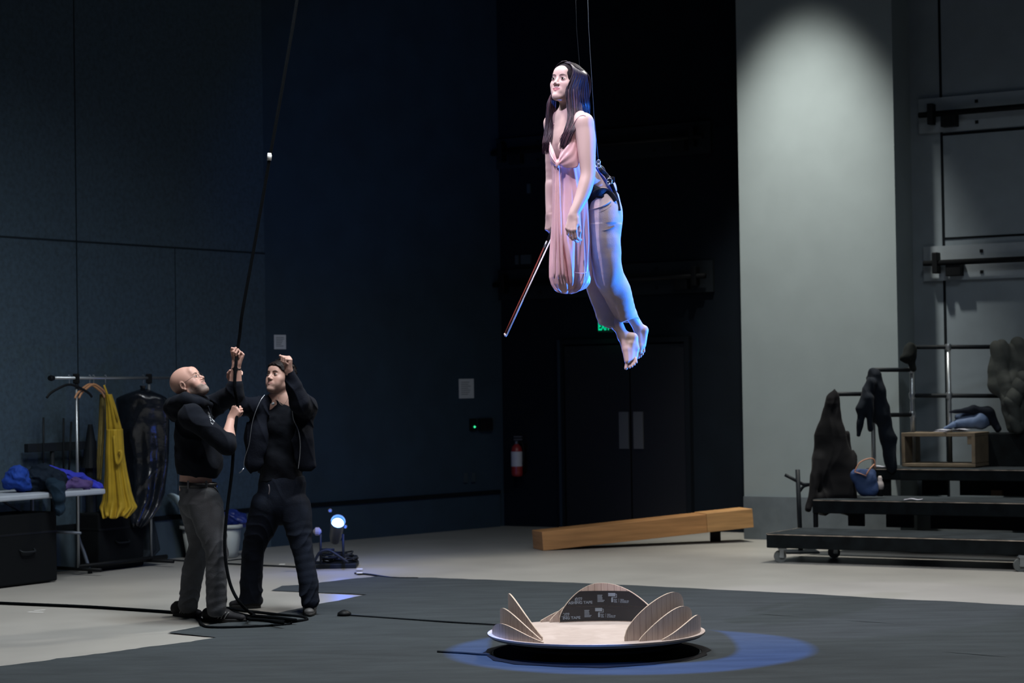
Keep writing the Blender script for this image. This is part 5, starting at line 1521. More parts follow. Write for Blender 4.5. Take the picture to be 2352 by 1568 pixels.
# hem band
b = MB(); b.tube(crv([P(1308, 622, YW-.125), P(1322, 626, YW-.13), P(1340, 627, YW-.11), P(1350, 624, YW-.06)], 5), .0022, 6); b.build('hem_seam', M_sat, dress, True)

# violin bow in her right hand
g0 = P(1266, 532, YW+.10); tipb = P(1157, 772, YW+.02); dbw = (tipb-g0).normalized()
g_ = g0-dbw*.03
r_ = root('violin_bow', (g_+tipb)/2, 'violin bow with a red-brown stick and white hair, held down in her right hand', 'bow')
sdw = dbw.cross(Vector((0, 1, 0))).normalized()
if sdw.x < 0: sdw = -sdw
Ln = (tipb-g_).length
def BW(t, o): return g_+dbw*t*Ln+sdw*o
b = MB(); b.tube([BW(.0, 0), BW(.14, 0), BW(.5, .002), BW(.85, 0), BW(.985, -.001)], [.0048, .0048, .0044, .0038, .0034], 8); b.build('stick', mat('pernambuco', (.20, .035, .022), .3, spec=.6), r_, True)
b = MB(); b.tube([BW(.13, 0), BW(.19, 0)], .0056, 8); b.build('winding', M_chrome, r_, True)
b = MB(); b.tube([BW(.0, 0), BW(.125, 0)], .0058, 8); b.build('grip', M_blk, r_, True)
b = MB(); b.tube([BW(.06, .017), BW(.985, .013)], .0042, 6, flat=(1, .5), up=(0, 1, 0)); b.build('bow_hair', mat('white_bow_hair', (.75, .75, .78), .4), r_, True)
b = MB(); b.box(BW(.05, .010), (.045, .010, .018), (dbw, Vector((0, 1, 0)), sdw), .002); b.build('frog', M_blk, r_)
b = MB(); b.tube([BW(.975, -.003), BW(.99, .006), BW(.992, .016)], [.005, .006, .004], 8); b.build('bow_tip', mat('bow_tip', (.5, .45, .42), .4), r_, True)

# flying wires
M_wire = mat('steel_wire', (.08, .11, .14), .5, .3)
b = MB(); b.tube([P(1348, -60, YW+.05), P(1352, 60, YW+.05), P(1364, 262, YW+.05), P(1375, 374, YW+.0)], .0013, 6)
tag(b.build('flying_wire', M_wire, None, True), 'thin steel wire rising from the near side of her harness', 'wire', 'flying wires')
b = MB(); b.tube([P(1321, -60, YW+.20), P(1324, 60, YW+.20), P(1340, 262, YW+.20), P(1366, 395, YW+.16)], .0009, 6)
tag(b.build('flying_wire', mat('dark_wire', (.015, .022, .03), .6), None, True), 'fainter wire rising behind her head, left of the brighter one', 'wire', 'flying wires')
# ------------------------------------------------------------------ the two men on the rope
SKM = (.50, .29, .23); M_skm = mat('weathered_skin', SKM, .5, attr='tint', bump=.05, bscale=250, spec=.4)
M_hood = mat('black_hoodie_fabric', (.0045, .006, .010), .95, sheen=.05, var=.15, scale=20, bump=.15, bscale=90)
M_jean = mat('grey_denim', (.045, .048, .055), .85, var=.28, scale=9, bump=.2, bscale=120)
M_jean2 = mat('dark_navy_denim', (.007, .010, .018), .85, var=.35, scale=9, bump=.2, bscale=120)
M_shoe = mat('black_shoe', (.014, .014, .016), .6); M_sole = mat('dark_sole', (.030, .030, .030), .7)
M_belt = mat('black_leather', (.006, .006, .007), .4)
def wr(p, f, ph, n=None):
    return wav(p, f, ph)
# --- the older man in the hoodie
m1 = root('person', F(485, 1430), 'bald bearded person in glasses, black hoodie and grey jeans, gripping the rope', 'person')
Y1 = 14.42
h1 = Fr(P(432, 880, Y1+.02), (.80, -.28, .56), (-.35, 0, 1), 1.06)
hd1 = head_prims(h1, True)
# a fuller jaw with beard volume
hd1 += [h1.e((0, .052, -.098), (.040, .034, .026), .02), h1.e((0, .092, -.046), (.026, .008, .007), .006)]
nk = P(440, 935, Y1)
b1 = [cap_(h1(0, -.03, -.055), nk, .058, .066, .03)]
shf, shn = P(478, 938, Y1+.17), P(440, 958, Y1-.17)
elf, wrf = P(539, 906, Y1-.04), P(543, 838, Y1-.07)
eln, wrn = P(521, 1022, Y1-.28), P(531, 966, Y1-.12)
hpF, knF, anF = P(450, 1150, Y1+.10), P(459, 1252, Y1+.14), P(432, 1382, Y1+.20)
hpN, knN, anN = P(478, 1150, Y1-.12), P(497, 1262, Y1-.16), P(497, 1390, Y1-.13)
b1 += [cap_(nk, P(448, 985, Y1), .075, .105, .03), cap_(P(448, 985, Y1), P(452, 1060, Y1), .105, .110, .04), cap_(P(452, 1060, Y1), P(449, 1120, Y1), .110, .110, .02)]
b1 += [cap_(nk, shf, .06, .05, .04), cap_(nk, shn, .06, .05, .04), cap_(shf, elf, .05, .040, .01), cap_(shn, eln, .05, .042, .01)]
fore1 = [cap_(elf, elf.lerp(wrf, .35), .045, .0455, .006), cap_(elf.lerp(wrf, .35), wrf, .0455, .029, .006), cap_(eln, eln.lerp(wrn, .35), .046, .047, .006), cap_(eln.lerp(wrn, .35), wrn, .047, .030, .006)]
b1 += fore1
gF, LF, tF = hand_prims(wrf, Vector((.30, .12, .95)), (.55, .80, -.2), 1, (1.25, 1.55, .9), (.45, .9), .98, kf=.002)
gN, LN_, tN = hand_prims(wrn, Vector((.45, -.05, .85)), (-.35, -.93, .1), -1, (1.25, 1.55, .9), (.35, .8), .98, kf=.002)
b1 += gF+gN+chain([hpF, knF, anF], [.06, .045, .038], .01)+chain([hpN, knN, anN], [.06, .045, .038], .01)
def beard_tint(p, c):
    near_ = (np.abs(p).max(1) < .125)
    # greying beard on jaw, chin and upper lip; own colour of the hair
    z, y, x = p[:, 2], p[:, 1], np.abs(p[:, 0])
    w = np.clip((-.050-z+.25*np.clip(y-.05, -.1, 1)*0)/.014, 0, 1)*np.clip((y-.0)/.02, 0, 1)
    w *= 1-np.clip((1.1-((x/.026)**2+((z+.0635)/.008)**2))/.3, 0, 1)
    w = np.maximum(w, np.clip(1-((x/.03)**2+((z+.049)/.008)**2), 0, 1)*(y > .07))
    w = np.maximum(w, np.clip((-.028-z)/.02, 0, 1)*np.clip((.052-y)/.02, 0, 1)*np.clip((y-.002)/.01, 0, 1))
    n = .75+.25*np.sin(p[:, 0]*900+np.sin(p[:, 2]*700)*2)
    w = w*near_
    return c+(w*.85)[:, None]*(np.array((.20, .17, .15), np.float32)*n[:, None]-c)
sdf_obj('body', b1+hd1, .008, M_skm, m1, None, [(sph_region(h1.c, .16), .0022), (sph_region(LF(0, .05, 0), .14), .0022), (sph_region(LN_(0, .05, 0), .14), .0022), (sph_region(P(447, 1100, Y1-.05), .12), .005)], head_tint(h1, SKM, (.42, .20, .17), beard_tint, 0))
eyes(h1, m1, M_iris_b, (0, .001), .0050, mat('grey_brow', (.16, .12, .10), .9), .0024)
# glasses
b = MB()
gl = root_ = None
for s in (-1, 1):
    pts = [h1(s*.033+.021*math.cos(a), .0975-.25*abs(s*.033+.021*math.cos(a))**1.35, -.002+.0155*math.sin(a)) for a in [2*PI*i/24 for i in range(25)]]
    b.tube(pts, .0011, 6)
    b.tube([h1(s*.054, .088, .004), h1(s*.074, .070, .003), h1(s*.081, .01, .004), h1(s*.080, -.016, -.002)], .0013, 6)
b.tube([h1(-.012, .100, .001), h1(0, .104, .003), h1(.012, .100, .001)], .0011, 6)
b.build('glasses', mat('thin_metal_frame', (.08, .07, .06), .35, .7), m1, True)
# hoodie
ux = Vector((1, 0, 0))
ho = [cap_(P(446, 950, Y1), P(450, 1000, Y1), .120, .145, .04, 1, (Vector((1, 0, 0)), .92)),
      cap_(P(450, 1000, Y1), P(457, 1062, Y1), .148, .160, .03, 1, (Vector((1, 0, 0)), .98)),
      cap_(P(457, 1062, Y1), P(449, 1088, Y1), .155, .112, .03, 1, (Vector((1, 0, 0)), 1.0)),
      cap_(nk, shf, .085, .085, .05), cap_(nk, shn, .085, .088, .05)]
ho += chain(crv([shf, P(508, 920, Y1+.08), elf], 4), [.080, .078, .075, .073, .072, .069, .066, .064, .062], .008)
ho += [cap_(elf, elf.lerp(wrf, .30), .062, .056, .008)]
ho += chain(crv([shn, P(480, 990, Y1-.26), eln], 4), [.078, .077, .075, .073, .071, .069, .068, .067, .065], .008)
ho += [cap_(eln, eln.lerp(wrn, .22), .064, .054, .01)]
ho += [plane_(wrf.lerp(elf, .63), (wrf-elf), .004), ]
# the near cuff is cut by its own plane, kept local by a wedge capsule
cutn = eln.lerp(wrn, .28)
ho += [cap_(cutn+(wrn-eln).normalized()*.055, wrn, .060, .080, .003, -1)]
ho += [cap_(P(412, 1128, Y1-.3), P(480, 1132, Y1-.3), .08, .08, .004, 0)][:0]
hoodie_cut = plane_(P(446, 1092, Y1), (-.13, 0, -1), .006)
ho_t = [q for q in ho if q['t'] != 'p']+[hoodie_cut]
def hd_disp(p):
    return .005*wav(p, 15, 1)+.003*wav(p, 33, 3)-.008*(1-np.abs(np.sin(p[:, 2]*17+p[:, 0]*14+2.5*wav(p, 7, 2))))**2.5
# build the raised sleeve clean of the wrist by ending its chain at the elbow
hood = sdf_obj('hoodie', ho_t, .0045, M_hood, m1, hd_disp, slack=.014)
# ribbed hem and cuffs
b = MB()
def ringpts(c, a1, a2, r1, r2, n=32): return [c+a1*math.cos(2*PI*i/n)*r1+a2*math.sin(2*PI*i/n)*r2 for i in range(n+1)]
b.tube(ringpts(P(447, 1087, Y1), Vector((1, 0, -.13)).normalized(), Vector((0, 1, 0)), .112, .122), .014, 8, flat=(.6, 1)); b.build('ribbed_hem', M_hood, hood, True)
# hood lying on the back of the neck
hp_ = [cap_(P(406, 926, Y1-.08), P(424, 918, Y1-.14), .045, .05, .03), cap_(P(398, 935, Y1+.0), P(404, 930, Y1+.09), .06, .05, .03), cap_(P(398, 935, Y1), P(406, 926, Y1-.09), .06, .052, .03),
       cap_(P(424, 918, Y1-.14), P(462, 925, Y1-.12), .040, .028, .03), cap_(P(462, 925, Y1-.12), P(482, 930, Y1-.02), .028, .024, .02), cap_(P(410, 948, Y1-.04), P(400, 958, Y1), .055, .035, .03), cap_(P(404, 930, Y1+.09), P(470, 918, Y1+.12), .05, .03, .03)]
sdf_obj('hood', hp_, .004, M_hood, hood, lambda p: .004*wav(p, 45, 5), slack=.01)
# white logo on the chest and drawstring
b = MB()
lg = P(488, 958, Y1-.16)
vs, fs = text_geo('SC', .062, .006)
dL2 = Vector((.38, -.18, -.9)).normalized(); dR2 = Vector((.75, -.62, .2)).normalized()
lgo = P(482, 944, Y1-.125)
def logo_at(x, y): return lgo+Vector((.50, .0, -.55))*(-y+.02)*.8+Vector((.62, .75, .25))*x*.6+Vector((.028, -.06, 0))
b.box(P(488, 956, Y1-.14), (.004, .004, .004))
b = MB()
vs, fs = text_geo('SC', 19, .7)
def pr_(x, y): return onsurf(480+x*.62+y*-.25, 957-y*1.0+x*.55, ho_t, Y1-.6, Y1+.2, .003, hd_disp)
b.add([pr_(v.x, v.y) for v in vs], fs)
for k_ in range(3): b.add([pr_(x, y-4-3.5*k_) for x, y in ((2, 0), (16-3*k_, 0), (16-3*k_, -1.6), (2, -1.6))], [(0, 1, 2, 3)])
b.build('chest_print', mat('white_print', (.42, .44, .46), .7), hood)
for k, (x0, x1) in enumerate(((478, 500),)):
    b = MB(); b.tube(crv([P(478, 932, Y1-.15), P(484, 950, Y1-.175), P(487, 975, Y1-.18)], 5), .003, 6); b.build('drawstring', M_hood, hood, True)
# watch on the raised wrist
wc_ = wrf.lerp(elf, .14); ad = (elf-wrf).normalized(); a1_, a2_ = basis(ad)
b = MB(); b.tube(ringpts(wc_, a1_, a2_, .031, .031), .010, 8, flat=(.25, 1), up=ad); 
w_ = b.build('watch', M_belt, m1, True)
b = MB(); b.lathe(wc_+Vector((.0, -.030, 0)), [(.018, 0), (.018, .010), (.012, .012)], 20, (0, -1, 0)); b.build('watch_case', M_belt, w_)
# jeans
jn = [cap_(P(454, 1118, Y1), P(458, 1150, Y1), .124, .132, .03, 1, (Vector((1, 0, 0)), 1.0)), plane_(P(455, 1112, Y1), (.05, 0, 1), .004)]
farl = chain(crv([P(446, 1160, Y1+.08), P(456, 1205, Y1+.12), knF, P(444, 1310, Y1+.17), P(432, 1388, Y1+.20)], 4), [float(x) for x in np.interp(np.linspace(0, 4, 17), range(5), [.105, .092, .076, .074, .064])], .008)
nearl = chain(crv([P(472, 1160, Y1-.08), P(484, 1210, Y1-.13), knN, P(497, 1320, Y1-.15), P(497, 1396, Y1-.13)], 4), [float(x) for x in np.interp(np.linspace(0, 4, 17), range(5), [.116, .100, .072, .070, .064])], .008)
def jd(p):
    z = p[:, 2]
    stack = np.exp(-((z-.12)/.07)**2)+.8*np.exp(-((z-.50)/.09)**2)+.5*np.exp(-((z-.85)/.10)**2)
    return .0035*stack*np.sin(z*78+4*wav(p, 8, 1)+3*np.sin(p[:, 0]*17+p[:, 1]*11))*(.5+.6*wav(p, 13, 4))+.003*wav(p, 21, 2)-.0075*(.25+.75*np.minimum(stack, 1))*(1-np.abs(np.sin(z*26+2.2*wav(p, 9, 2)+2.5*np.sin(p[:, 0]*19+p[:, 1]*14))))**2
sdf_obj('jeans', jn+farl+nearl+[plane_((0, 0, .045), (0, 0, -1), .004)], .0045, M_jean, m1, jd, slack=.022)
bl = MB(); bl.tube(ringpts(P(455, 1112, Y1), Vector((1, 0, -.06)).normalized(), Vector((0, 1, 0)), .126, .128), .017, 8, flat=(.3, 1)); bel = bl.build('belt', M_belt, m1, True)
for i in range(26):
    a = PI+PI*i/25; 
    if i % 2 == 0: continue
for px in (432, 474): 
    b = MB(); b.box(P(px, 1113, Y1-.130+.02*(px > 450)), (.012, .008, .055)); b.build('belt_loop', M_jean, bel)
b = MB(); b.tube(crv([P(492, 1118, Y1-.09), P(501, 1130, Y1-.08), P(504, 1145, Y1-.07)], 4), .004, 6); b.build('key_cord', M_belt, bel, True)
shoe(m1, F(468, 1428, .0), F(566, 1430, .0), UZ, M_shoe, M_sole, stripes=-1 if False else 1)
shoe(m1, F(399, 1414, .0), F(463, 1419, .0), UZ, M_shoe, M_sole, stripes=1)

# --- the younger man behind
m2 = root('person', F(640, 1405), 'dark-haired person in an open black jacket and dark jeans, one fist raised before the face', 'person')
Y2 = 14.85
h2 = Fr(P(644, 866, Y2-.02), (-.58, -.76, .24), (0, 0, 1), 1.03)
hd2 = head_prims(h2, True)
nk2 = P(650, 918, Y2)
s2R, s2L = P(606, 936, Y2), P(698, 938, Y2)
e2R, w2R = P(545, 932, Y2-.20), P(535, 882, Y2-.28)
e2L, w2L = P(689, 925, Y2-.30), P(663, 852, Y2-.36)
b2 = [cap_(h2(0, -.03, -.055), nk2, .056, .064, .03), cap_(nk2, s2R, .06, .055, .04), cap_(nk2, s2L, .06, .055, .04), cap_(nk2, P(650, 1000, Y2), .09, .13, .05, 1, (Vector((0, 1, 0)), .75)), cap_(P(650, 1000, Y2), P(650, 1110, Y2), .13, .13, .04, 1, (Vector((0, 1, 0)), .8))]
b2 += [cap_(s2R, e2R, .05, .042, .01), cap_(e2R, w2R, .043, .029, .01), cap_(s2L, e2L, .05, .042, .01), cap_(e2L, w2L, .044, .030, .01)]
gL, L2L, _ = hand_prims(w2L, P(665, 812, Y2-.37)-w2L, (.80, .35, .1), 1, (1.45, 1.65, 1.0), (.2, .9), 1.0, kf=.002)
gR, L2R, _ = hand_prims(w2R, P(543, 856, Y2-.30)-w2R, (-.3, .9, 0), 1, (.7, .8, .5), (.9, .3), 1.0, kf=.002)
b2 += gL+gR
k2R, a2R = P(582, 1262, Y2+.06), P(576, 1372, Y2+.22)
k2L, a2L = P(692, 1250, Y2-.10), P(712, 1376, Y2-.14)
b2 += chain([P(620, 1150, Y2), k2R, a2R], [.08, .055, .042], .01)+chain([P(678, 1150, Y2), k2L, a2L], [.08, .055, .042], .01)
def stubble(p, c):
    near_ = (np.abs(p).max(1) < .125)
    z, y, x = p[:, 2], p[:, 1], np.abs(p[:, 0])
    w = np.clip((-.050-z)/.02, 0, 1)*np.clip((y+.01)/.02, 0, 1)
    w = np.maximum(w, np.clip(1.2-((x/.03)**2+((z+.049)/.009)**2), 0, 1)*(y > .07)*.7)
    w = w*near_
    return c+(w*.38)[:, None]*(np.array((.12, .09, .08), np.float32)-c)
sdf_obj('body', b2+hd2, .008, M_skm, m2, None, [(sph_region(h2.c, .16), .0022), (sph_region(L2L(0, .05, 0), .14), .0022), (sph_region(L2R(0, .05, 0), .13), .0026)], head_tint(h2, (.49, .30, .24), (.40, .20, .17), stubble, 0))
eyes(h2, m2, M_iris_b, (-.001, .0015), .0052, mat('black_brow', (.02, .015, .012), .9), .0030)
M_h2 = mat('short_dark_hair', (.008, .006, .006), .55)
hr = head_prims(h2, True)[:3]+[h2.e((0, .072, .045), (.045, .022, .030), .02), plane_(h2(0, .080, .062), h2.f*.6-h2.u*.8, .008), plane_(h2(0, -.02, -.050), -h2.u-h2.f*.1, .01), h2.e((0, .085, -.012), (.074, .072, .070), .008, -1)]
h2o = sdf_obj('hair', hr, .003, M_h2, m2, lambda p: .0022*wav(p, 210, 0)-.010, slack=.016)
b = MB(); r__ = random.Random(4)
for i in range(260):
    a = r__.uniform(0, 2*PI); t = math.sqrt(r__.random())*1.25
    x, y = math.sin(a)*t*.07, -.03+math.cos(a)*t*.085
    zc_ = .032+.09*math.sqrt(max(0, 1-(x/.085)**2-((y+.026)/.100)**2)) if (x/.085)**2+((y+.026)/.1)**2 < 1 else .04
    p0 = h2(x, y, zc_+.006); d = h2.r*(x*5+r__.uniform(-.3, .3))+h2.f*(.8+r__.uniform(-.3, .3))+h2.u*.45
    b.tube([p0, p0+d*.009, p0+d*.016+h2.u*-.002], [.0018, .0014, .0005], 4)
b.build('hair_tufts', M_h2, h2o, True)
# t-shirt
M_tee = mat('black_tee', (.003, .004, .007), .85, sheen=.15, bump=.15, bscale=60); M_jkt = mat('black_jacket', (.0035, .005, .010), .85, sheen=.05, bump=.2, bscale=70)
FY = (Vector((0, 1, 0)), .72)
te = [cap_(P(650, 930, Y2), P(648, 975, Y2-.01), .108, .142, .05, 1, FY), cap_(P(648, 975, Y2-.01), P(646, 1060, Y2-.01), .142, .146, .03, 1, FY), cap_(P(646, 1060, Y2-.01), P(646, 1110, Y2-.01), .146, .152, .03, 1, FY),
      cap_(nk2, s2R, .07, .06, .03), cap_(nk2, s2L, .07, .06, .03), plane_(P(646, 1103, Y2), (.03, 0, -1), .004), h2.e((0, -.012, -.13), (.075, .078, .05), .008, -1)]
te = te[:6]+[ell_(P(648, 900, Y2-.05), (.050, .070, .030), .008, -1)]
def td(p): return .005*wav(p, 18, 2)+.004*np.sin(p[:, 2]*30+4*np.sin(p[:, 0]*8))+.002*wav(p, 50, 1)
tee = sdf_obj('t_shirt', te, .0045, M_tee, m2, td, slack=.014)
b = MB(); b.tube(crv([P(636, 912, Y2-.10), P(640, 922, Y2-.125), P(648, 930, Y2-.135), P(658, 922, Y2-.125), P(664, 908, Y2-.10)], 5), .0016, 6); b.build('necklace', mat('brown_cord', (.12, .08, .06), .6), m2, True)
b = MB(); b.lathe(P(627, 927, Y2-.13), [(.008, -.01), (.01, 0), (.008, .01)], 10, (1, 0, .5)); b.build('shirt_button', M_chrome, tee)
# jacket: back, sleeves and two open front panels
jk = [cap_(nk2+Vector((0, .05, -.03)), P(652, 1000, Y2+.04), .105, .165, .05, 1, (Vector((0, 1, 0)), .62)), cap_(P(652, 1000, Y2+.04), P(650, 1078, Y2+.04), .168, .178, .03, 1, (Vector((0, 1, 0)), .62)),
      cap_(nk2+Vector((0, .03, 0)), s2R, .07, .078, .04), cap_(nk2+Vector((0, .03, 0)), s2L, .07, .082, .04)]
jk += chain(crv([s2R, P(578, 934, Y2-.09), e2R], 4), [.078, .076, .073, .070, .068, .065, .063, .061, .060], .008)+[cap_(e2R, w2R.lerp(e2R, .2), .060, .044, .008)]
jk += chain(crv([s2L, P(699, 932, Y2-.16), e2L], 4), [.086, .085, .083, .081, .079, .077, .075, .072, .070], .008)+chain([e2L, e2L.lerp(w2L, .5), w2L.lerp(e2L, .06)], [.070, .058, .036], .008)
# panels: left of the picture and right of the picture
pl1 = [P(598, 950, Y2-.09), P(588, 1000, Y2-.12), P(582, 1060, Y2-.13)]
pr1 = [P(692, 950, Y2-.08), P(697, 1010, Y2-.11), P(702, 1068, Y2-.11)]
jk += chain(pl1, [.060, .075, .070], .03, (Vector((.25, 1, 0)), .42))
jk += chain([P(702, 950, Y2-.02)]+pr1[1:], [.065, .062, .060], .03, (Vector((.2, -1, 0)), .6))
jcut = [plane_(P(650, 1084, Y2), (.02, 0, -1), .004)]
def jk_d(p): return .006*wav(p, 15, 4)+.003*wav(p, 38, 1)-.009*(1-np.abs(np.sin(p[:, 2]*9+p[:, 0]*26+2.5*wav(p, 6, 2))))**2.5
jkt = sdf_obj('jacket', jk+jcut, .0045, M_jkt, m2, jk_d, slack=.018)
M_zip = mat('zip_metal', (.40, .42, .45), .3, .8)
for pts in (((608, 906, -.13), (598, 920, -.16), (586, 948, -.19), (578, 978, -.185), (572, 1020, -.18), (562, 1052, -.17), (560, 1074, -.17)), ((671, 938, -.155), (674, 962, -.165), (684, 985, -.185), (689, 1010, -.185), (689, 1040, -.18), (685, 1076, -.17))):
    b = MB(); b.tube(crv([P(x, y, Y2+o) for x, y, o in pts], 6), .0030, 6, flat=(1, .5)); b.build('zip', M_zip, jkt, True)
b = MB(); b.tube([P(560, 1075, Y2-.17), P(555, 1082, Y2-.17), P(549, 1086, Y2-.17)], .004, 6); b.build('zip_pull', M_zip, jkt, True)
# jeans
j2 = [cap_(P(648, 1112, Y2), P(646, 1150, Y2), .165, .170, .03, 1, (Vector((0, 1, 0)), .72)), plane_(P(648, 1093, Y2), (0, 0, 1), .004)]
lR = chain(crv([P(615, 1165, Y2), P(598, 1215, Y2+.03), k2R, P(578, 1320, Y2+.14), P(575, 1388, Y2+.22)], 4), [float(x) for x in np.interp(np.linspace(0, 4, 17), range(5), [.122, .098, .074, .076, .074])], .008)
lL = chain(crv([P(676, 1165, Y2-.02), P(686, 1210, Y2-.06), P(692, 1250, Y2-.09), P(706, 1320, Y2-.12), P(712, 1380, Y2-.14)], 4), [float(x) for x in np.interp(np.linspace(0, 4, 17), range(5), [.115, .092, .072, .066, .062])], .008)
def jd2(p):
    z = p[:, 2]
    st = np.exp(-((z-.15)/.08)**2)+.7*np.exp(-((z-.55)/.09)**2)+.5*np.exp(-((z-.85)/.08)**2)
    return .0035*st*np.sin(z*70+4*wav(p, 7, 3)+3*np.sin(p[:, 0]*15+p[:, 1]*12))*(.5+.6*wav(p, 11, 6))+.003*wav(p, 19, 5)-.0075*(.25+.75*np.minimum(st, 1))*(1-np.abs(np.sin(z*24+2.2*wav(p, 8, 2)+2.5*np.sin(p[:, 0]*17+p[:, 1]*13))))**2
sdf_obj('jeans', j2+lR+lL+[plane_((0, 0, .055), (0, 0, -1), .004)], .0045, M_jean2, m2, jd2, slack=.022)
b = MB(); b.tube(crv([P(617, 1112, Y2-.135), P(619, 1124, Y2-.14), P(617, 1136, Y2-.14)], 4), .004, 6); b.build('fly_seam', mat('pale_thread', (.10, .09, .10), .8), m2, True)
shoe(m2, F(598, 1396, .0), F(528, 1398, .0), UZ, M_shoe, M_sole, h=.10)
shoe(m2, F(712, 1398, .0), F(712, 1418, .0)+Vector((0, -.02, 0)), UZ, mat('grey_shoe', (.045, .045, .045), .6), M_sole, h=.10)

# ------------------------------------------------------------------ the rope
M_rope = mat('black_rope', (.0022, .003, .004), .95, spec=.05, bump=.8, bscale=220)
YR = Y1-.085
rp_ = root('rope', F(540, 1430), 'thick black rope running down from above through their hands into a coil on the floor', 'rope')
hand1 = LF(.0, .082, -.030); hand2 = LN_(.0, .082, -.030)
up_pts = [P(690, -80, YR-.1), P(682, 0, YR-.1), P(650, 190, YR-.08), P(620, 360, YR-.06), P(585, 560, YR-.03), P(557, 715, YR-.02), P(551, 765, YR), hand1, P(542, 835, YR-.04), P(539, 890, YR-.08), hand2+Vector((-.004, -.01, .02)), P(538, 1000, YR-.13), P(533, 1080, YR-.15), P(523, 1160, YR-.19), P(518, 1210, YR-.21), P(516, 1250, YR-.23), P(520, 1300, YR-.25), P(532, 1350, YR-.28), P(556, 1390, YR-.32), F(590, 1415, .03), F(640, 1426, .03), F(695, 1425, .015), F(705, 1421, .013), F(690, 1416, .013), F(640, 1411, .013), F(585, 1405, .03), F(556, 1402, .06), F(520, 1396, .09), F(490, 1397, .08), F(462, 1410, .03), F(459, 1425, .013), F(470, 1438, .013), F(500, 1441, .013), F(560, 1440, .013), F(620, 1437, .013), F(665, 1433, .013), F(655, 1425, .03), F(600, 1418, .035), F(560, 1412, .03), F(530, 1403, .05), F(500, 1403, .09)]
b = MB(); b.tube(crv(up_pts, 8), .0108, 10); b.build('rope_run', M_rope, rp_, True)
b = MB(); b.tube(crv([F(-60, 1382, .012), F(60, 1387, .012), F(200, 1393, .012), F(330, 1401, .012), F(400, 1406, .012), F(440, 1410, .013), F(465, 1424, .014)], 10), .0115, 8); b.build('rope_tail', M_rope, rp_, True)
b = MB(); b.tube(crv([F(650, 1430, .045), F(610, 1424, .045), F(570, 1421, .045), F(580, 1414, .045), F(640, 1419, .045), F(680, 1424, .04)], 8), .0115, 8); b.build('rope_loop', M_rope, rp_, True)
b = MB(); q = P(619, 360, YR-.06); d = (P(620.5, 350, YR)-P(619, 368, YR)).normalized(); b.tube([q-d*.025, q+d*.025], .0150, 12); b.build('tape_mark', M_white, rp_, True)
# ------------------------------------------------------------------ coats and bags on the risers
def drape(name, prims, col, label, cat, seed, amp=.010, rough=.8, res=.007, f=16, sheen=.3, f2=34, vert=0, group=None, parent=None):
    def disp(p): 
        d = amp*(wav(p, f, seed)*.7+.5*wav(p, f2, seed+2))
        if vert: d = d-vert*1.3*(1-np.abs(np.sin(p[:, 0]*15+p[:, 1]*4+1.2*np.sin(p[:, 2]*2.2+seed)+.5*wav(p, 7, seed+3))))**3+vert*.5*(2*np.abs(np.sin(p[:, 0]*19+p[:, 1]*6+1.6*np.sin(p[:, 2]*2.6+seed)+.6*wav(p, 9, seed)))-1)
        return d
    o = sdf_obj(name, prims, res, mat(name+'_fabric', col, rough, sheen=sheen, var=.15, scale=14), parent, disp, slack=amp*1.6+abs(vert)+.004)
    if parent is None: tag(o, label, cat, group)
    return o
Yc = 19.30
FYc = (Vector((.5, .85, 0)), .45)
drape('long_coat', [cap_(P(1911, 918, Yc), P(1911, 925, Yc), .055, .06, .03), cap_(P(1911, 915, Yc), P(1908, 1000, Yc-.02), .062, .150, .03, 1, FYc), cap_(P(1908, 1000, Yc-.02), P(1914, 1075, Yc-.05), .150, .205, .03, 1, FYc), cap_(P(1914, 1075, Yc-.05), P(1914, 1138, Yc-.08), .205, .235, .03, 1, FYc),
      cap_(P(1884, 1060, Yc-.04), P(1857, 1168, Yc-.20), .07, .020, .06), cap_(P(1920, 1140, Yc-.12), P(1880, 1145, Yc-.14), .06, .05, .04), cap_(P(1935, 1000, Yc), P(1948, 1090, Yc), .05, .065, .03), plane_(P(1900, 1180, Yc-.2), (0, 0, -1), .01)],
      (.0016, .0018, .0028), 'long black coat draped over the lowest handrail, hem spilling on the second tier', 'coat', 1, .003, vert=.014)
Yh = 19.45
drape('hooded_jacket', [cap_(P(2008, 858, Yh), P(2012, 895, Yh), .055, .085, .03, 1, FYc), cap_(P(2012, 895, Yh), P(2020, 950, Yh), .09, .095, .03, 1, FYc), cap_(P(2000, 880, Yh-.04), P(1979, 940, Yh-.06), .05, .055, .02), cap_(P(1979, 940, Yh-.06), P(1972, 998, Yh-.06), .045, .026, .02),
      cap_(P(1995, 915, Yh-.08), P(2000, 985, Yh-.08), .05, .02, .02), cap_(P(2028, 940, Yh), P(2038, 1000, Yh-.02), .075, .070, .03, 1, FYc), cap_(P(2038, 1000, Yh-.02), P(2048, 1072, Yh-.04), .070, .055, .03, 1, FYc), cap_(P(2014, 862, Yh+.0), P(2022, 900, Yh), .05, .05, .02)],
      (.004, .007, .012), 'dark blue-black hooded jacket slung over the middle handrail', 'jacket', 2, .004, f=24, vert=.012)
Yk = 19.72
drape('dark_hat', [cap_(P(2092, 797, Yk), P(2082, 822, Yk-.03), .05, .045, .02), cap_(P(2082, 822, Yk-.03), P(2072, 822, Yk-.04), .045, .03, .02), cap_(P(2094, 805, Yk), P(2097, 846, Yk-.02), .045, .028, .02)],
      (.005, .007, .007), 'crumpled dark hat hanging on the corner of the top handrail', 'hat', 3, .009, f=34, res=.005)
Yp = 19.50
M_puf = mat('olive_puffer', (.055, .061, .056), .7, sheen=.05, bump=.3, bscale=30)
def puff(p):
    return -.014*np.abs(np.sin(p[:, 0]*26+p[:, 2]*7+.5*wav(p, 8, 1)))**.6+.008+.005*wav(p, 26, 1)
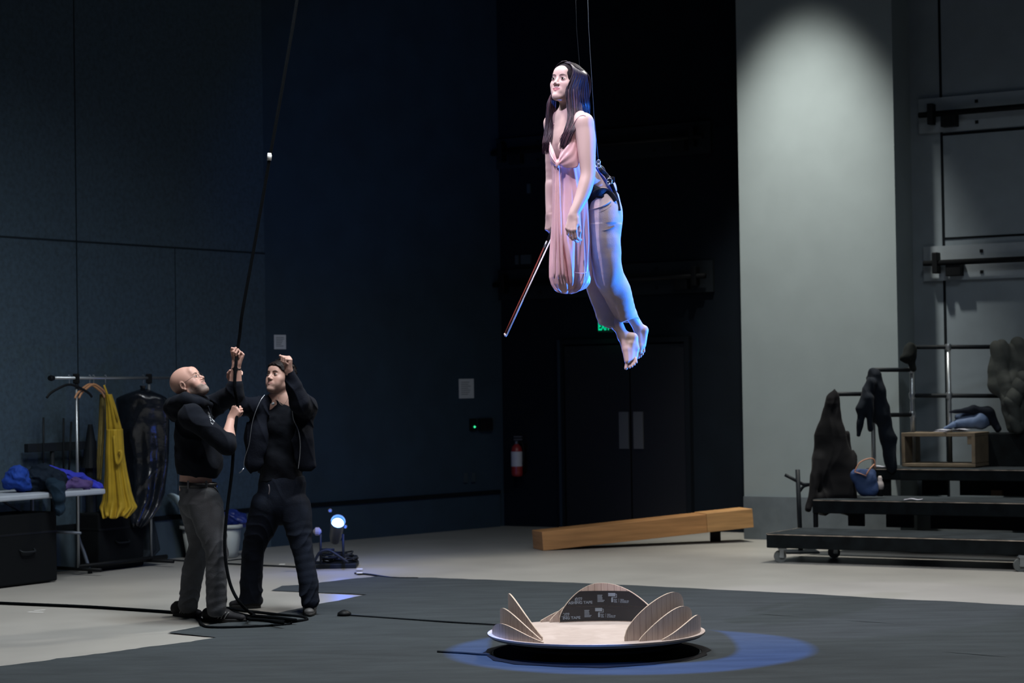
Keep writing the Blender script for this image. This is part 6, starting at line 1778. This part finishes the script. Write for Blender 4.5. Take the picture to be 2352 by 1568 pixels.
def puff2(p):
    return -.014*np.abs(np.sin(p[:, 2]*24+p[:, 0]*20))**.6+.008+.004*wav(p, 26, 3)
pj = root('puffer_jacket', P(2312, 985, Yp), 'quilted olive grey puffer jacket hung over the top handrail at the right edge', 'jacket')
sdf_obj('jacket_body', [cap_(P(2296, 800, Yp), P(2296, 880, Yp), .085, .105, .03, 1, (Vector((.3, 1, 0)), .6)), cap_(P(2340, 800, Yp), P(2345, 880, Yp), .10, .12, .03, 1, (Vector((.3, 1, 0)), .6)), cap_(P(2318, 880, Yp), P(2335, 975, Yp-.04), .12, .09, .04), cap_(P(2318, 895, Yp-.06), P(2318, 925, Yp-.06), .07, .07, .02)], .006, M_puf, pj, puff, slack=.018)
sdf_obj('sleeve', [cap_(P(2352, 870, Yp-.10), P(2325, 920, Yp-.12), .075, .07, .02), cap_(P(2325, 920, Yp-.12), P(2336, 985, Yp-.10), .06, .05, .02)], .006, M_puf, pj, puff2, slack=.02)
Yf = 19.72
drape('folded_duvet', [cap_(P(2200, 974, Yf), P(2250, 966, Yf-.02), .05, .075, .03), cap_(P(2250, 966, Yf-.02), P(2268, 962, Yf), .075, .06, .02), cap_(P(2200, 958, Yf+.08), P(2240, 952, Yf+.08), .03, .05, .03), cap_(P(2190, 975, Yf-.05), P(2170, 984, Yf-.05), .03, .015, .02), plane_((0, 0, Z4+.004), (0, 0, -1), .004)],
      (.10, .15, .26), 'folded pale blue bedding on the top box between the rail post and puffer jacket', 'bedding', 5, .008, f=26, rough=.6)
drape('black_sweater', [cap_(P(2182, 946, Yf-.02), P(2235, 941, Yf-.03), .012, .035, .03), cap_(P(2235, 941, Yf-.03), P(2270, 948, Yf-.03), .035, .05, .03), cap_(P(2270, 948, Yf-.03), P(2292, 984, Yf-.05), .055, .035, .03), plane_((0, 0, Z4+.004), (0, 0, -1), .004)],
      (.006, .009, .016), 'black sweater lying over the pale blue bedding on the top box', 'sweater', 6, .008, f=26)
# blue tote bag with tan handles on the second tier
qb = k2+u2*.46+n2*.22+UZ*Z2
YB = 19.02
tb = root('tote_bag', P(1985, 1138, YB), 'slouching blue tote bag with tan leather handles on the second tier beside the long coat', 'bag')
sdf_obj('bag_body', [cap_(P(1975, 1092, YB), P(1990, 1120, YB), .085, .085, .03, 1, (Vector((.3, 1, 0)), .7)), cap_(P(2000, 1090, YB), P(2002, 1125, YB), .05, .06, .03), plane_(P(1985, 1077, YB), (.05, 0, 1), .01), plane_(P(1985, 1139, YB), (0, 0, -1), .006)], .005, mat('blue_canvas', (.018, .045, .13), .8, bump=.3, bscale=90, var=.2), tb, lambda p: .006*wav(p, 38, 2), slack=.012)
b = MB(); b.tube([P(1962, 1083, YB-.07), P(1978, 1088, YB-.08), P(1990, 1093, YB-.08)], .012, 6, flat=(1, .35)); b.build('leather_trim', mat('tan_leather', (.36, .17, .10), .5), tb, True)
b = MB(); b.tube(crv([P(1963, 1082, YB-.06), P(1975, 1062, YB-.05), P(1995, 1053, YB-.03), P(2008, 1056, YB-.02), P(2010, 1075, YB-.02)], 6), .006, 8); b.build('handle', MATS['tan_leather'], tb, True)
b = MB(); b.tube(crv([P(1990, 1090, YB-.08), P(1998, 1077, YB-.08), P(2008, 1066, YB-.06)], 4), .007, 8); b.build('handle', MATS['tan_leather'], tb, True)
q = P(2022, 1139, YB+.02)
bt_ = root('water_bottle', q, 'small pale bottle standing right of the blue tote bag', 'bottle')
b = MB(); b.lathe(q, [(.024, 0), (.028, .01), (.028, .10), (.02, .13), (.012, .15)], 16); autosmooth(b.build('bottle_body', M_blk, bt_))
b = MB(); b.lathe(q+UZ*.06, [(.0295, 0), (.034, .03), (.030, .06), (.018, .08), (.02, .10), (.012, .12)], 16); b.build('plush_charm', mat('cream_plush', (.38, .34, .33), .9), bt_, True)
# small wooden offcut under the third tier
b = MB(); b.box(k3+u2*1.15+n2*.25+UZ*(Z2+.03), (.10, .05, .05), (u2, n2, UZ), .004); tag(b.build('wood_offcut', mat('offcut_wood', (.22, .12, .04), .7)), 'small wooden offcut in the gap under the third tier', 'wood block')
